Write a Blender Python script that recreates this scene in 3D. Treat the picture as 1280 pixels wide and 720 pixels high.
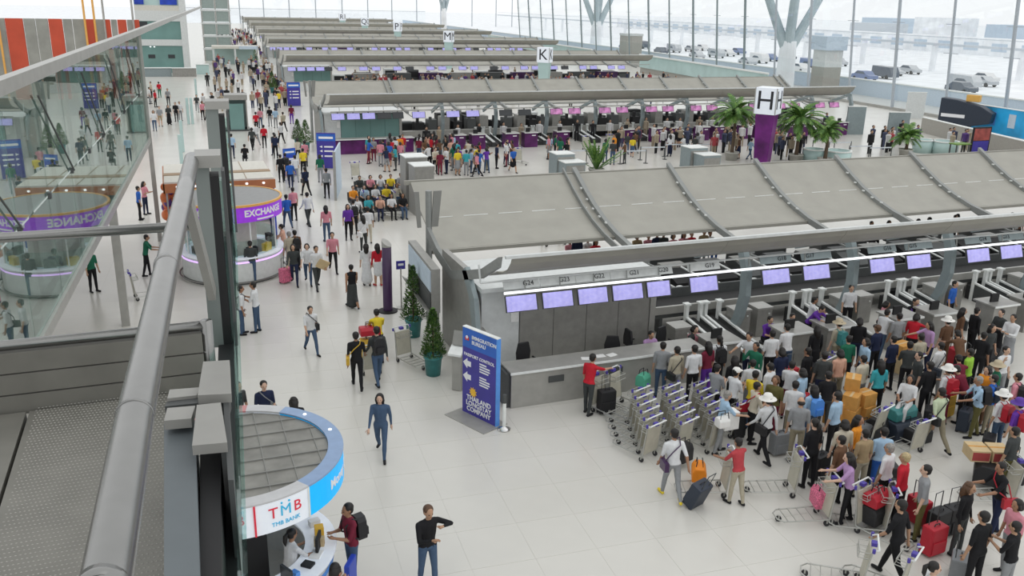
import bpy, bmesh, math, random
import numpy as np
from math import sin, cos, pi, radians, atan, sqrt
from mathutils import Vector, Matrix, Euler
random.seed(7)
for o in list(bpy.data.objects): bpy.data.objects.remove(o)
SC = bpy.context.scene
COL = SC.collection
# ---------------------------------------------------------------- camera (photo frame 1280 x 720)
FOC = 1100.0; HC = 10.4
PITCH = atan(356/FOC); YAW = radians(21.3); ROLL = radians(1.25)
vF = Vector((sin(YAW)*cos(PITCH), cos(YAW)*cos(PITCH), -sin(PITCH)))
vR0 = Vector((cos(YAW), -sin(YAW), 0)); vU0 = vR0.cross(vF)
vR = vR0*cos(ROLL)+vU0*sin(ROLL); vU = -vR0*sin(ROLL)+vU0*cos(ROLL)
vC = Vector((0, 0, HC))
cam = bpy.data.cameras.new('camera'); camo = bpy.data.objects.new('camera', cam); COL.objects.link(camo)
cam.sensor_width = 36; cam.lens = FOC/1280*36; cam.clip_start = 0.05; cam.clip_end = 2000
m3 = Matrix((vR, vU, -vF)).transposed()
camo.matrix_world = Matrix.Translation(vC) @ m3.to_4x4()
SC.camera = camo
# ---------------------------------------------------------------- light
wd = bpy.data.worlds.new('sky'); SC.world = wd; wd.use_nodes = True
bg = wd.node_tree.nodes['Background']; bg.inputs[0].default_value = (0.975, 0.99, 1.0, 1); bg.inputs[1].default_value = 1.3
sun = bpy.data.lights.new('daylight', 'SUN'); sun.energy = 0.35; sun.angle = radians(70); sun.color = (1, 0.985, 0.95)
suno = bpy.data.objects.new('daylight', sun); COL.objects.link(suno); suno.rotation_euler = (radians(20), radians(28), 0); suno.location = (0, 0, 60)
SC.view_settings.view_transform = 'Standard'; SC.view_settings.look = 'None'
SC.view_settings.exposure = -0.3; SC.view_settings.gamma = 1; SC.view_settings.use_curve_mapping = False
# ---------------------------------------------------------------- pixel helpers: a pixel is a direction, the distance comes from what it touches
def ray(x, y): return vF + vR*((x-640)/FOC) - vU*((y-360)/FOC)
def G(x, y, z=0.0):
    d = ray(x, y); t = (z-HC)/d.z; return vC+d*t
def GY(x, y, Y):
    d = ray(x, y); return vC+d*(Y/d.y)
def GP(x, y, a, b):          # on the vertical plane X = a + b*Y
    d = ray(x, y); t = a/(d.x-b*d.y); return vC+d*t
SK = 0.066                   # the concourse axis is turned a little against the rows of counters
CR = -math.atan(SK)
# ---------------------------------------------------------------- materials
MATS = {}
def mat(name, col=None, rough=0.5, metal=0.0, var=0.06, scale=6.0, emit=0.0, spec=0.4, bump=0.0, alpha=None):
    if name in MATS: return MATS[name]
    m = bpy.data.materials.new(name); m.use_nodes = True; nt = m.node_tree; b = nt.nodes['Principled BSDF']
    b.inputs['Roughness'].default_value = rough; b.inputs['Metallic'].default_value = metal; b.inputs['Specular IOR Level'].default_value = spec
    tc = nt.nodes.new('ShaderNodeTexCoord'); nz = nt.nodes.new('ShaderNodeTexNoise'); nz.inputs['Scale'].default_value = scale; nz.inputs['Detail'].default_value = 3
    nt.links.new(tc.outputs['Object'], nz.inputs['Vector'])
    rp = nt.nodes.new('ShaderNodeValToRGB'); rp.color_ramp.elements[0].position = .3; rp.color_ramp.elements[1].position = .7
    lo = [max(0, c*(1-var)) for c in col]; hi = [min(1, c*(1+var)) for c in col]
    rp.color_ramp.elements[0].color = (*lo, 1); rp.color_ramp.elements[1].color = (*hi, 1)
    nt.links.new(nz.outputs['Fac'], rp.inputs['Fac']); nt.links.new(rp.outputs['Color'], b.inputs['Base Color'])
    if emit > 0:
        b.inputs['Emission Strength'].default_value = emit; nt.links.new(rp.outputs['Color'], b.inputs['Emission Color'])
    if bump > 0:
        bp = nt.nodes.new('ShaderNodeBump'); bp.inputs['Strength'].default_value = bump; nt.links.new(nz.outputs['Fac'], bp.inputs['Height']); nt.links.new(bp.outputs['Normal'], b.inputs['Normal'])
    MATS[name] = m; return m
def attrmat(name, prop, rough=0.8, spec=0.2):
    m = bpy.data.materials.new(name); m.use_nodes = True; nt = m.node_tree; b = nt.nodes['Principled BSDF']
    b.inputs['Roughness'].default_value = rough; b.inputs['Specular IOR Level'].default_value = spec
    at = nt.nodes.new('ShaderNodeAttribute'); at.attribute_type = 'OBJECT'; at.attribute_name = prop
    tc = nt.nodes.new('ShaderNodeTexCoord'); nz = nt.nodes.new('ShaderNodeTexNoise'); nz.inputs['Scale'].default_value = 14
    nt.links.new(tc.outputs['Object'], nz.inputs['Vector'])
    mr = nt.nodes.new('ShaderNodeMapRange'); mr.inputs[1].default_value = .3; mr.inputs[2].default_value = .7; mr.inputs[3].default_value = .93; mr.inputs[4].default_value = 1.05
    nt.links.new(nz.outputs['Fac'], mr.inputs[0])
    mx = nt.nodes.new('ShaderNodeVectorMath'); mx.operation = 'SCALE'
    nt.links.new(at.outputs['Color'], mx.inputs[0]); nt.links.new(mr.outputs[0], mx.inputs['Scale']); nt.links.new(mx.outputs[0], b.inputs['Base Color'])
    MATS[name] = m; return m
def glassmat(name, tint, refl, rough=0.0, veil=None):
    m = bpy.data.materials.new(name); m.use_nodes = True; nt = m.node_tree; nt.nodes.clear()
    out = nt.nodes.new('ShaderNodeOutputMaterial'); tr = nt.nodes.new('ShaderNodeBsdfTransparent'); tr.inputs[0].default_value = (*tint, 1)
    gl = nt.nodes.new('ShaderNodeBsdfGlossy'); gl.inputs['Roughness'].default_value = rough; gl.inputs[0].default_value = (.92, .97, .95, 1)
    nz = nt.nodes.new('ShaderNodeTexNoise'); nz.inputs['Scale'].default_value = .4
    mr = nt.nodes.new('ShaderNodeMapRange'); mr.inputs[3].default_value = refl*.9; mr.inputs[4].default_value = refl*1.1
    nt.links.new(nz.outputs['Fac'], mr.inputs[0])
    mx = nt.nodes.new('ShaderNodeMixShader'); nt.links.new(mr.outputs[0], mx.inputs[0])
    nt.links.new(tr.outputs[0], mx.inputs[1]); nt.links.new(gl.outputs[0], mx.inputs[2]); nt.links.new(mx.outputs[0], out.inputs[0])
    MATS[name] = m; return m
# ---------------------------------------------------------------- mesh collector
class MB:
    def __init__(s): s.v = []; s.f = []; s.m = []
    def add(s, vs, fs, mi=0):
        n = len(s.v); s.v += [tuple(v) for v in vs]; s.f += [tuple(i+n for i in f) for f in fs]; s.m += [mi]*len(fs); return s
    def box(s, a, b, mi=0):
        x0, y0, z0 = a; x1, y1, z1 = b
        return s.add([(x0,y0,z0),(x1,y0,z0),(x1,y1,z0),(x0,y1,z0),(x0,y0,z1),(x1,y0,z1),(x1,y1,z1),(x0,y1,z1)],
                     [(0,3,2,1),(4,5,6,7),(0,1,5,4),(1,2,6,5),(2,3,7,6),(3,0,4,7)], mi)
    def cbox(s, c, d, mi=0): return s.box((c[0]-d[0]/2, c[1]-d[1]/2, c[2]-d[2]/2), (c[0]+d[0]/2, c[1]+d[1]/2, c[2]+d[2]/2), mi)
    def bar(s, p, q, w, h, mi=0, up=(0,0,1)):
        p = Vector(p); q = Vector(q); d = (q-p).normalized(); u = Vector(up)
        if abs(d.dot(u)) > .99: u = Vector((0,1,0))
        r = d.cross(u).normalized()*w/2; u = r.cross(d).normalized()*h/2
        vs = [p-r-u, p+r-u, p+r+u, p-r+u, q-r-u, q+r-u, q+r+u, q-r+u]
        return s.add(vs, [(0,1,2,3),(7,6,5,4),(0,4,5,1),(1,5,6,2),(2,6,7,3),(3,7,4,0)], mi)
    def tube(s, pts, r, n=8, mi=0, cap=True):
        pts = [Vector(p) for p in pts]; rs = r if isinstance(r, (list, tuple)) else [r]*len(pts); vs = []; fs = []
        for i, p in enumerate(pts):
            d = (pts[min(i+1, len(pts)-1)]-pts[max(i-1, 0)]).normalized(); u = Vector((0,0,1)) if abs(d.z) < .95 else Vector((0,1,0))
            a = d.cross(u).normalized(); b = a.cross(d)
            vs += [p+(a*cos(2*pi*k/n)+b*sin(2*pi*k/n))*rs[i] for k in range(n)]
        for i in range(len(pts)-1):
            for k in range(n): fs.append((i*n+k, i*n+(k+1) % n, (i+1)*n+(k+1) % n, (i+1)*n+k))
        if cap: fs.append(tuple(range(n-1, -1, -1))); fs.append(tuple((len(pts)-1)*n+k for k in range(n)))
        return s.add(vs, fs, mi)
    def lathe(s, prof, c=(0,0,0), n=24, mi=0, a0=0, a1=2*pi):
        full = abs(a1-a0-2*pi) < 1e-6; m = n if full else n+1; vs = []; fs = []
        for r, z in prof:
            for k in range(m):
                a = a0+(a1-a0)*k/n; vs.append((c[0]+r*cos(a), c[1]+r*sin(a), c[2]+z))
        for i in range(len(prof)-1):
            for k in range(n):
                k2 = (k+1) % m if full else k+1
                fs.append((i*m+k, i*m+k2, (i+1)*m+k2, (i+1)*m+k))
        return s.add(vs, fs, mi)
    def prism(s, poly, axis, a, b, mi=0):
        """poly: 2d points; axis 'x': (y,z) swept from x=a to b; 'y': (x,z); 'z': (x,y)"""
        def P(p, t): return (t, p[0], p[1]) if axis == 'x' else (p[0], t, p[1]) if axis == 'y' else (p[0], p[1], t)
        n = len(poly); vs = [P(p, a) for p in poly]+[P(p, b) for p in poly]
        fs = [tuple(range(n-1, -1, -1)), tuple(range(n, 2*n))]+[(k, (k+1) % n, n+(k+1) % n, n+k) for k in range(n)]
        return s.add(vs, fs, mi)
    def ell(s, c, r, nu=10, nv=7, mi=0):
        vs = [(c[0], c[1], c[2]+r[2])]; fs = []
        for j in range(1, nv):
            t = pi*j/nv
            for k in range(nu): a = 2*pi*k/nu; vs.append((c[0]+r[0]*sin(t)*cos(a), c[1]+r[1]*sin(t)*sin(a), c[2]+r[2]*cos(t)))
        vs.append((c[0], c[1], c[2]-r[2])); L = len(vs)-1
        for k in range(nu): fs.append((0, 1+k, 1+(k+1) % nu)); fs.append((L, L-nu+(k+1) % nu, L-nu+k))
        for j in range(nv-2):
            for k in range(nu): a = 1+j*nu; fs.append((a+k, a+nu+k, a+nu+(k+1) % nu, a+(k+1) % nu))
        return s.add(vs, fs, mi)
    def mesh(s, name, mats, smooth=False):
        me = bpy.data.meshes.new(name); me.from_pydata(s.v, [], s.f)
        for m in (mats if isinstance(mats, (list, tuple)) else [mats]): me.materials.append(MATS[m] if isinstance(m, str) else m)
        if any(s.m): me.polygons.foreach_set('material_index', s.m)
        if smooth: me.polygons.foreach_set('use_smooth', [True]*len(s.f))
        bm = bmesh.new(); bm.from_mesh(me); bmesh.ops.recalc_face_normals(bm, faces=bm.faces); bm.to_mesh(me); bm.free()
        me.update(); return me
    def build(s, name, mats, parent=None, smooth=False, loc=(0,0,0), rot=0, bevel=0):
        me = s.mesh(name, mats, smooth)
        if bevel: bevel_mesh(me, bevel)
        return link(name, me, parent, loc, rot)
def bevel_mesh(me, w, seg=2):
    bm = bmesh.new(); bm.from_mesh(me); bmesh.ops.bevel(bm, geom=bm.edges[:], offset=w, segments=seg, affect='EDGES', profile=.6); bm.to_mesh(me); bm.free()
def link(name, data, parent=None, loc=(0,0,0), rot=0):
    o = bpy.data.objects.new(name, data); COL.objects.link(o); o.location = loc
    o.rotation_euler = (0, 0, rot) if isinstance(rot, (int, float)) else rot
    if parent: o.parent = parent
    return o
def tag(o, label, cat, group=None):
    o['label'] = label; o['category'] = cat
    if group: o['group'] = group
    return o
def thing(name, label, cat, loc=(0,0,0), rot=0, group=None):
    o = link(name, None, None, loc, rot); o.empty_display_size = .2; return tag(o, label, cat, group)
def struct(o): o['kind'] = 'structure'; return o
def copy_tree(o, parent=None):
    c = o.copy(); COL.objects.link(c); c.parent = parent
    for ch in list(o.children): copy_tree(ch, c)
    return c
def text_mesh(txt, size=.2, ext=.004, align='CENTER', bold=0.0, space=1.0):
    cu = bpy.data.curves.new('text', 'FONT'); cu.body = txt; cu.size = size; cu.extrude = ext; cu.align_x = align; cu.align_y = 'CENTER'; cu.offset = bold; cu.space_line = space; cu.resolution_u = 3
    o = bpy.data.objects.new('text', cu); COL.objects.link(o)
    dg = bpy.context.evaluated_depsgraph_get(); me = bpy.data.meshes.new_from_object(o.evaluated_get(dg)); bpy.data.objects.remove(o); return me
def lettering(name, txt, size, m, parent, loc, rot, ext=.004, align='CENTER', bold=0.0, space=1.0):
    me = text_mesh(txt, size, ext, align, bold, space); me.materials.clear(); me.materials.append(MATS[m])
    return link(name, me, parent, loc, rot)
def arc_text(name, txt, size, m, parent, R, z, a_mid, ext=.004, bold=0.0):
    """lettering bent on the outside of a drum of radius R round the parent's axis, read from outside"""
    me = text_mesh(txt, size, ext, 'CENTER', bold); me.materials.clear(); me.materials.append(MATS[m])
    for v in me.vertices:
        x, y, d = v.co; a = a_mid+x/R; r = R+d+.006; v.co = (r*cos(a), r*sin(a), z+y)
    return link(name, me, parent)
mat('steel', (.39,.385,.36), .38, .35, .08, 3); mat('canopy_grey', (.345,.335,.295), .55, .1, .06, 1.2); mat('canopy_dark', (.24,.24,.225), .6, .1, .05, 2)
mat('rib_grey', (.27,.28,.27), .5, .2); mat('arm_blue_grey', (.26,.31,.32), .45, .2); mat('white_wall', (.62,.64,.63), .6); mat('white_trim', (.75,.77,.75), .5)
mat('panel_grey', (.30,.295,.275), .4, .3, .1, 4); mat('belt', (.035,.035,.035), .8); mat('dark_metal', (.08,.085,.085), .5, .2); mat('black', (.012,.012,.013), .6); mat('black_gloss', (.015,.015,.017), .25)
mat('screen_lilac', (.38,.36,.72), .4, 0, .14, 9, emit=.6); mat('screen_pink', (.5,.2,.42), .4, 0, .4, 3, emit=.35); mat('screen_off', (.045,.05,.055), .25)
mat('light_white', (.95,.97,1), .5, 0, .01, emit=1.3); mat('purple', (.085,.012,.095), .35, 0, .45, 1.5); mat('purple_column', (.13,.012,.15), .35, 0, .5, .9); mat('purple_bright', (.28,.04,.62), .4, 0, .08, emit=.35); mat('purple_dark', (.05,.02,.07), .3)
mat('lilac_glow', (.75,.5,1), .4, 0, .02, emit=1.0)
mat('sign_blue', (.055,.045,.30), .35, 0, .12, 2); mat('sign_blue_top', (.03,.13,.52), .35, 0, .12, 2); mat('sign_edge', (.1,.3,.75), .4); mat('white_print', (.82,.82,.84), .6, 0, .02); mat('yellow_print', (.85,.5,.05), .6); mat('black_print', (.02,.02,.025), .6); mat('red_print', (.75,.03,.06), .6, 0, .05); mat('cyan_print', (.05,.5,.8), .6, 0, .05)
mat('cyan_band', (.0,.42,.88), .4, 0, .05, 2, emit=.45); mat('band_white', (.72,.76,.82), .4, 0, .03, emit=.25); mat('rim_blue', (.22,.32,.50), .3, 0, .05); mat('rim_grey', (.5,.5,.51), .35); mat('rim_red', (.5,.2,.2), .35)
mat('kiosk_roof', (.21,.205,.185), .45, 0, .22, 2.5); mat('kiosk_top', (.28,.28,.28), .55, 0, .05); mat('orange_band', (.45,.17,.07), .5); mat('orange_trim', (.75,.4,.1), .5)
mat('booth_cream', (.62,.6,.54), .6); mat('booth_brown', (.34,.24,.15), .6); mat('balloon_orange', (.85,.23,.08), .35, 0, .1); mat('balloon_red', (.6,.05,.06), .35); mat('balloon_purple', (.14,.06,.3), .35)
mat('teal_pot', (.05,.22,.22), .4, 0, .15); mat('leaf', (.07,.16,.03), .6, 0, .5, 30); mat('leaf_light', (.14,.25,.05), .6, 0, .4, 30); mat('leaf_dark', (.025,.07,.02), .6, 0, .5, 30); mat('bark', (.1,.07,.045), .8)
mat('rail_steel', (.26,.26,.252), .27, .9, .06, 12); mat('deck', (.195,.19,.168), .5, .25, .08, 8); mat('deck_side', (.13,.15,.16), .5, .2); mat('bracket', (.31,.305,.285), .45, .2); mat('stud', (.36,.35,.32), .4, .3); mat('post_green_grey', (.20,.225,.215), .45, .2)
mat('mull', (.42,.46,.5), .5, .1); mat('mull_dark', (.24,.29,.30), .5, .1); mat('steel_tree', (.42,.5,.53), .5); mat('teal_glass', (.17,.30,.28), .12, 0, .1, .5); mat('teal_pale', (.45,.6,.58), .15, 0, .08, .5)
mat('concrete', (.46,.45,.41), .7); mat('tan_wall', (.36,.345,.31), .6); mat('pale_glare_out', (.84,.86,.88), .8, 0, .1, .3); mat('pale_blue_out', (.52,.61,.70), .7); mat('grey_out', (.58,.62,.66), .7)  # outdoor tones are whitened: the stronger, overexposed daylight outside is put into their colour
mat('red_panel', (.52,.075,.035), .5, 0, .12, .6); mat('grey_panel', (.30,.30,.27), .5, 0, .15, .8); mat('pane_greenish', (.3,.36,.34), .3); mat('blue_board', (.02,.06,.45), .4, 0, .3, .8); mat('ad_blue', (.03,.35,.68), .35, 0, .5, .35)
mat('trolley_steel', (.46,.46,.43), .35, .55); mat('trolley_panel', (.48,.46,.38), .55); mat('handle_purple', (.07,.05,.32), .5); mat('rubber', (.03,.03,.033), .7); mat('basket_green', (.1,.42,.28), .6)
mat('carton', (.55,.28,.07), .8, 0, .12); mat('carton_pale', (.55,.42,.24), .8); mat('carton_red', (.33,.05,.05), .7); mat('suit_black', (.018,.018,.02), .55); mat('suit_navy', (.03,.04,.06), .5); mat('suit_red', (.42,.015,.03), .5); mat('suit_orange', (.8,.25,.015), .55); mat('suit_yellow', (.55,.34,.03), .55); mat('suit_pinkdot', (.65,.15,.25), .6, 0, .6, 40); mat('suit_grey', (.2,.21,.22), .5); mat('paper', (.8,.8,.78), .7); mat('chair_black', (.02,.02,.022), .6); mat('chrome', (.6,.6,.6), .15, 1)
mat('car_silver', (.5,.52,.54), .25, .4); mat('car_white', (.7,.7,.7), .3); mat('car_dark', (.1,.12,.15), .25); mat('car_blue', (.15,.2,.35), .3); mat('brick_red_out', (.6,.3,.2), .7); mat('orange_out', (.7,.4,.1), .6)
mat('hair_black', (.012,.010,.009), .5, 0, .3, 30); mat('hair_brown', (.09,.045,.022), .5, 0, .3, 30); mat('hair_blond', (.42,.33,.18), .5, 0, .3, 30); mat('hair_grey', (.25,.24,.22), .5, 0, .3, 30)
mat('hat_white', (.75,.74,.7), .7); mat('hat_beige', (.45,.38,.26), .7); mat('hat_purple', (.1,.04,.3), .7)
glassmat('glass_mirror', (.55,.64,.61), .42); glassmat('glass_clear', (.86,.93,.92), .07); glassmat('glass_facade', (.97,.99,1.0), .10); glassmat('glass_edge', (.75,.88,.85), .15)
attrmat('p_skin', 'skin_c', .6, .3); attrmat('p_top', 'top_c'); attrmat('p_bottom', 'bottom_c'); attrmat('p_shoes', 'shoes_c', .5)
mat('p_eyes', (.02,.015,.012), .4); mat('p_lips', (.35,.12,.1), .5)
# floor slabs: pale polished stone
def floor_mat():
    m = mat('floor_stone', (.605,.59,.545), .24, 0, .035, .6, spec=.35); nt = m.node_tree; b = nt.nodes['Principled BSDF']
    rp = [n for n in nt.nodes if n.type == 'VALTORGB'][0]; tc = [n for n in nt.nodes if n.type == 'TEX_COORD'][0]
    m2 = m.copy(); m2.name = 'floor_stone_far'; MATS['floor_stone_far'] = m2; nt = m2.node_tree; b = nt.nodes['Principled BSDF']
    rp = [n for n in nt.nodes if n.type == 'VALTORGB'][0]; tc = [n for n in nt.nodes if n.type == 'TEX_COORD'][0]
    br = nt.nodes.new('ShaderNodeTexBrick'); br.offset = 0; br.inputs['Scale'].default_value = 1; br.inputs['Mortar Size'].default_value = .008; br.inputs['Brick Width'].default_value = 1.3; br.inputs['Row Height'].default_value = 1.3
    br.inputs['Mortar'].default_value = (.545,.535,.495,1)
    nt.links.new(tc.outputs['Object'], br.inputs['Vector']); nt.links.new(rp.outputs['Color'], br.inputs['Color1']); nt.links.new(rp.outputs['Color'], br.inputs['Color2']); nt.links.new(br.outputs['Color'], b.inputs['Base Color'])
floor_mat()
mat('grout', (.54,.53,.49), .8)
# ---------------------------------------------------------------- floor
def UV(x, y):                # world -> concourse frame
    return x*cos(CR)+y*sin(CR), -x*sin(CR)+y*cos(CR)
def XY(u, v): return u*cos(CR)-v*sin(CR), u*sin(CR)+v*cos(CR)
TS = 1.3
pu, pv = UV(*G(553, 626)[:2]); pu2, pv2 = UV(*G(590, 712)[:2])
U0 = pu-TS*5; V0 = pv2-TS*2; NU, NV = 15, 17
flo = link('floor', None, None, (0, 0, 0), CR); struct(flo); flo.empty_display_size = .2
b = MB(); U1 = U0+NU*TS; V1 = V0+NV*TS
b.box((U0-.02, V0-.02, -.08), (U1+.02, V1+.02, -.012)); b.build('bedding', 'grout', flo)
b = MB()
for a, c in (((-60, -20), (U0, 400)), ((U1, -20), (78, 400)), ((U0, -20), (U1, V0)), ((U0, V1), (U1, 400))): b.box((a[0], a[1], -.08), (c[0], c[1], 0))
b.build('polished_floor', 'floor_stone_far', flo)
b = MB(); g = .003; b.box((g, g, -.03), (TS-g, TS-g, 0)); tile_me = b.mesh('tile', 'floor_stone')
for i in range(NU):
    for j in range(NV):
        x, y = XY(U0+(i+.5)*TS, V0+(j+.5)*TS)
        if x > 9 and y > 21.5: 
            continue
        link('floor_tile', tile_me, flo, (U0+i*TS, V0+j*TS, 0))
b = MB(); b.box((U0+g, V0+g, -.03), (U1-g, V1-g, -.004)); b.build('hidden_tiles', 'floor_stone', flo)
# ---------------------------------------------------------------- glazed gallery front above the concourse (left): reflects the hall
def lx(y): return -3.6+SK*y
wl = struct(link('wall_left', None)); wl.empty_display_size = .2
GY0, GY1, GZ0, GZ = 8.0, 41.0, 4.5, 8.85
def vslab(y0, y1, z0, z1, th=.03):
    p = lx(y0), y0; q = lx(y1), y1; b = MB()
    return b.add([(p[0], p[1], z0), (q[0], q[1], z0), (q[0], q[1], z1), (p[0], p[1], z1), (p[0]-th, p[1], z0), (q[0]-th, q[1], z0), (q[0]-th, q[1], z1), (p[0]-th, p[1], z1)], [(0,1,2,3),(7,6,5,4),(0,4,5,1),(1,5,6,2),(2,6,7,3),(3,7,4,0)])
yy = GY0
while yy < GY1-.1:
    for z0, z1 in ((GZ0+.12, 6.62), (6.66, GZ-.02)): vslab(yy+.012, yy+2.75-.012, z0, z1).build('pane', 'glass_mirror', wl)
    b = MB(); b.tube([(lx(yy)-.35, yy, GZ0), (lx(yy)-.35, yy, GZ)], .05, 8); b.build('glazing_post', 'steel', wl)
    if int(yy*4) % 2 == 0: b = MB(); b.tube([(lx(yy)+.06, yy, GZ-.3), (lx(yy+2.75)+.06, yy+2.75, 6.64)], .02, 6); b.build('tie_rod', 'dark_metal', wl)
    b = MB(); b.cbox((lx(yy)+.02, yy, 6.64), (.06, .16, .12)); b.build('glass_clamp', 'dark_metal', wl)
    yy += 2.75
b = MB(); b.bar((lx(GY0), GY0, GZ0), (lx(GY1), GY1, GZ0), .12, .22); b.build('lower_transom', 'steel', wl)
b = MB(); b.bar((lx(GY0), GY0, GZ+.1), (lx(140), 140, GZ+.1), .2, .24); b.build('edge_beam', 'steel', wl)
b = MB(); b.bar((lx(GY1), GY1, 0), (lx(GY1), GY1, GZ), .18, .18); b.build('end_post', 'steel', wl)
for y in (18.0, 30.0): b = MB(); b.bar((lx(y)-.35, y, 0), (lx(y)-.35, y, GZ0), .25, .25); b.build('support_post', 'steel', wl)
b = MB(); b.add([(lx(GY0)-9, GY0, GZ0-.3), (lx(GY0)-.5, GY0, GZ0-.3), (lx(GY1)-.5, GY1, GZ0-.3), (lx(GY1)-9, GY1, GZ0-.3), (lx(GY0)-9, GY0, GZ0-.05), (lx(GY0)-.5, GY0, GZ0-.05), (lx(GY1)-.5, GY1, GZ0-.05), (lx(GY1)-9, GY1, GZ0-.05)], [(0,3,2,1),(4,5,6,7),(0,1,5,4),(1,2,6,5),(2,3,7,6),(3,0,4,7)]); b.build('gallery_slab', 'panel_grey', wl)
# the panelled screen on the gallery behind the glass
rw = struct(link('wall_far_left', None)); rw.empty_display_size = .2
xs = [-40, -34, -29, -25.5, -22, -19.5, -17, -15.3, -14.2, -13.3, -11.7, -11.1, -9.9, -8.2, -6.4, -5.6, -4.9, -4.2, -3.2]
cl = 'grgrgrgrgrgrggrgrrgr'
YR = 88
px = [0, 8, 31, 46, 62, 80, 92, 108, 120, 132, 140, 148, 160, 168, 176]; pc = 'grggrggrgrgrgr'
for i in range(len(px)-1):
    a = GY(px[i], 40, YR).x; c = GY(px[i+1], 40, YR).x
    b = MB(); b.box((a, YR+(.05 if pc[i] == 'g' else 0), 1.5), (c-.05, YR+.3, 8.3)); b.build('wall_panel', 'red_panel' if pc[i] == 'r' else 'grey_panel', rw)
for x0, x1 in ((-45, GY(0, 40, YR).x-.05),):
    b = MB(); b.box((x0, YR, 1.5), (x1, YR+.3, 8.3)); b.build('wall_panel', 'grey_panel', rw)
for x in px:
    if x % 3 == 0: b = MB(); c = GY(x, 40, YR).x; b.tube([(c, YR-.3, 1.5), (c, YR-.3, 10.5)], .09, 6); b.build('scaffold_pole', 'orange_trim' if x in (0, 108, 120) else 'steel', rw)
b = MB(); b.box((-50, YR+.4, 0), (-3, YR+.8, 1.5)); b.build('base_wall', 'pane_greenish', rw)
# ---------------------------------------------------------------- right facade
FA, FB = 70.0, SK
KL = -0.095                                   # the glazing leans inwards
def fx(y): return FA+FB*y
wr = struct(link('wall_right', None)); wr.empty_display_size = .2
mp = [1275, 1197, 1128, 1071, 1018, 974, 935, 900, 870, 840, 814, 789, 766, 747, 729, 711, 694, 679, 664, 651]
prev = None
for i, x in enumerate(mp):
    p = GP(x, 50, FA, FB); y = p.y; r = .17 if i % 2 == 0 else .13
    if i == 0: y0 = y
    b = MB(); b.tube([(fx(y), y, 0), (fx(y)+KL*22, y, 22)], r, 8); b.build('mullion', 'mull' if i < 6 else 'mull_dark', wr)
    for z in (6.5, 9.3, 12.1):
        b = MB(); b.bar((fx(y)+KL*z, y-.9, z), (fx(y)+KL*z, y+.9, z), .06, .06); b.build('glass_arm', 'mull', wr)
    if prev:
        for z0, z1 in ((0, 8), (8, 22)):
            b = MB(); b.add([(fx(prev)+KL*z0+.2, prev, z0), (fx(y)+KL*z0+.2, y, z0), (fx(y)+KL*z1+.2, y, z1), (fx(prev)+KL*z1+.2, prev, z1)], [(0, 1, 2, 3)]); b.build('pane', 'glass_facade', wr)
    prev = y
b = MB(); b.bar((fx(20), 20, .15), (fx(380), 380, .15), .35, .3); b.build('sill', 'steel', wr)
# ---------------------------------------------------------------- far end glazing
we = struct(link('wall_far', None)); we.empty_display_size = .2
YE = 395
for x in (300, 330, 362, 395, 428, 460, 490, 521, 551, 590, 620, 640):
    p = GY(x, 20, YE); b = MB(); b.tube([(p.x, YE, 0), (p.x, YE, 40)], .22, 6); b.build('mullion', 'mull', we)
for z in (6, 12): b = MB(); b.bar((0, YE, z), (110, YE, z), .15, .15); b.build('transom', 'mull', we)
b = MB(); b.add([(0, YE+.3, 0), (110, YE+.3, 0), (110, YE+.3, 40), (0, YE+.3, 40)], [(0, 1, 2, 3)]); b.build('pane', 'glass_facade', we)
# ---------------------------------------------------------------- outside forecourt
b = MB(); b.box((-300, -100, -.6), (700, 900, -.12)); og = struct(b.build('forecourt_ground', 'pale_glare_out')); 
# ---------------------------------------------------------------- the photographer's bridge: deck, upstand, handrail, stanchions
DZ = 8.9
dk = struct(link('bridge_deck', None)); dk.empty_display_size = .2
def rotp(u, v): return XY(u, v)
XR_ = -.10
seams = [-3.4, -2.4, -1.52, -.58]
edges = [-4.4, -3.4, -2.4, -1.5, -.60, XR_]
seam_a, seam_b = G(57, 503, DZ), G(0, 640, DZ)
DY = 3.47
for i in range(len(edges)-1):
    b = MB(); b.box((edges[i]+.006, -1.2, DZ-.06), (edges[i+1]-.006, DY-.02, DZ)); b.build('deck_plate', 'deck', dk)
b = MB(); b.box((-4.4, -1.2, DZ-.4), (XR_+.0, DY+.06, DZ-.07)); b.build('deck_frame', 'deck_side', dk)
tubeL, tubeR = GY(0, 430, DY+.03), GY(258, 409, DY+.03); TZ = (tubeL.z+tubeR.z)/2
for k in range(3):
    z0 = DZ-.02+k*(TZ-DZ)/3; b = MB(); b.box((-4.4, DY, z0+.003), (tubeR.x-.02, DY+.05, z0+(TZ-DZ)/3-.003)); b.build('kick_board', 'deck', dk)
st = MB(); n = 0
for i in range(40):
    for j in range(118):
        x = -.115-i*.0125-(j % 2)*.006; y = 1.05+j*.022
        if x > -.575: st.add([(x-.004, y, DZ), (x, y-.0022, DZ), (x+.004, y, DZ), (x, y+.0022, DZ), (x, y, DZ+.0022)], [(0,1,4),(1,2,4),(2,3,4),(3,0,4)])
o = st.build('anti_slip_studs', 'stud', dk); o['kind'] = 'stuff'
b = MB(); b.bar((SK*1.2-.115, 1.2, 8.85), (SK*6.2-.10, 6.2, 8.85), .07, .2); b.build('edge_girder', 'black', dk); b = MB(); b.bar((SK*1.2-.072, 1.2, 8.9), (SK*6.2-.058, 6.2, 8.9), .012, .3); b.build('glass_edge', 'glass_edge', dk)
hr = thing('handrail', 'round polished steel handrail running along the edge of the metal bridge deck', 'handrail', (0, 0, DZ))
def R3(p): return Vector(p)-Vector((0, 0, DZ))
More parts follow.
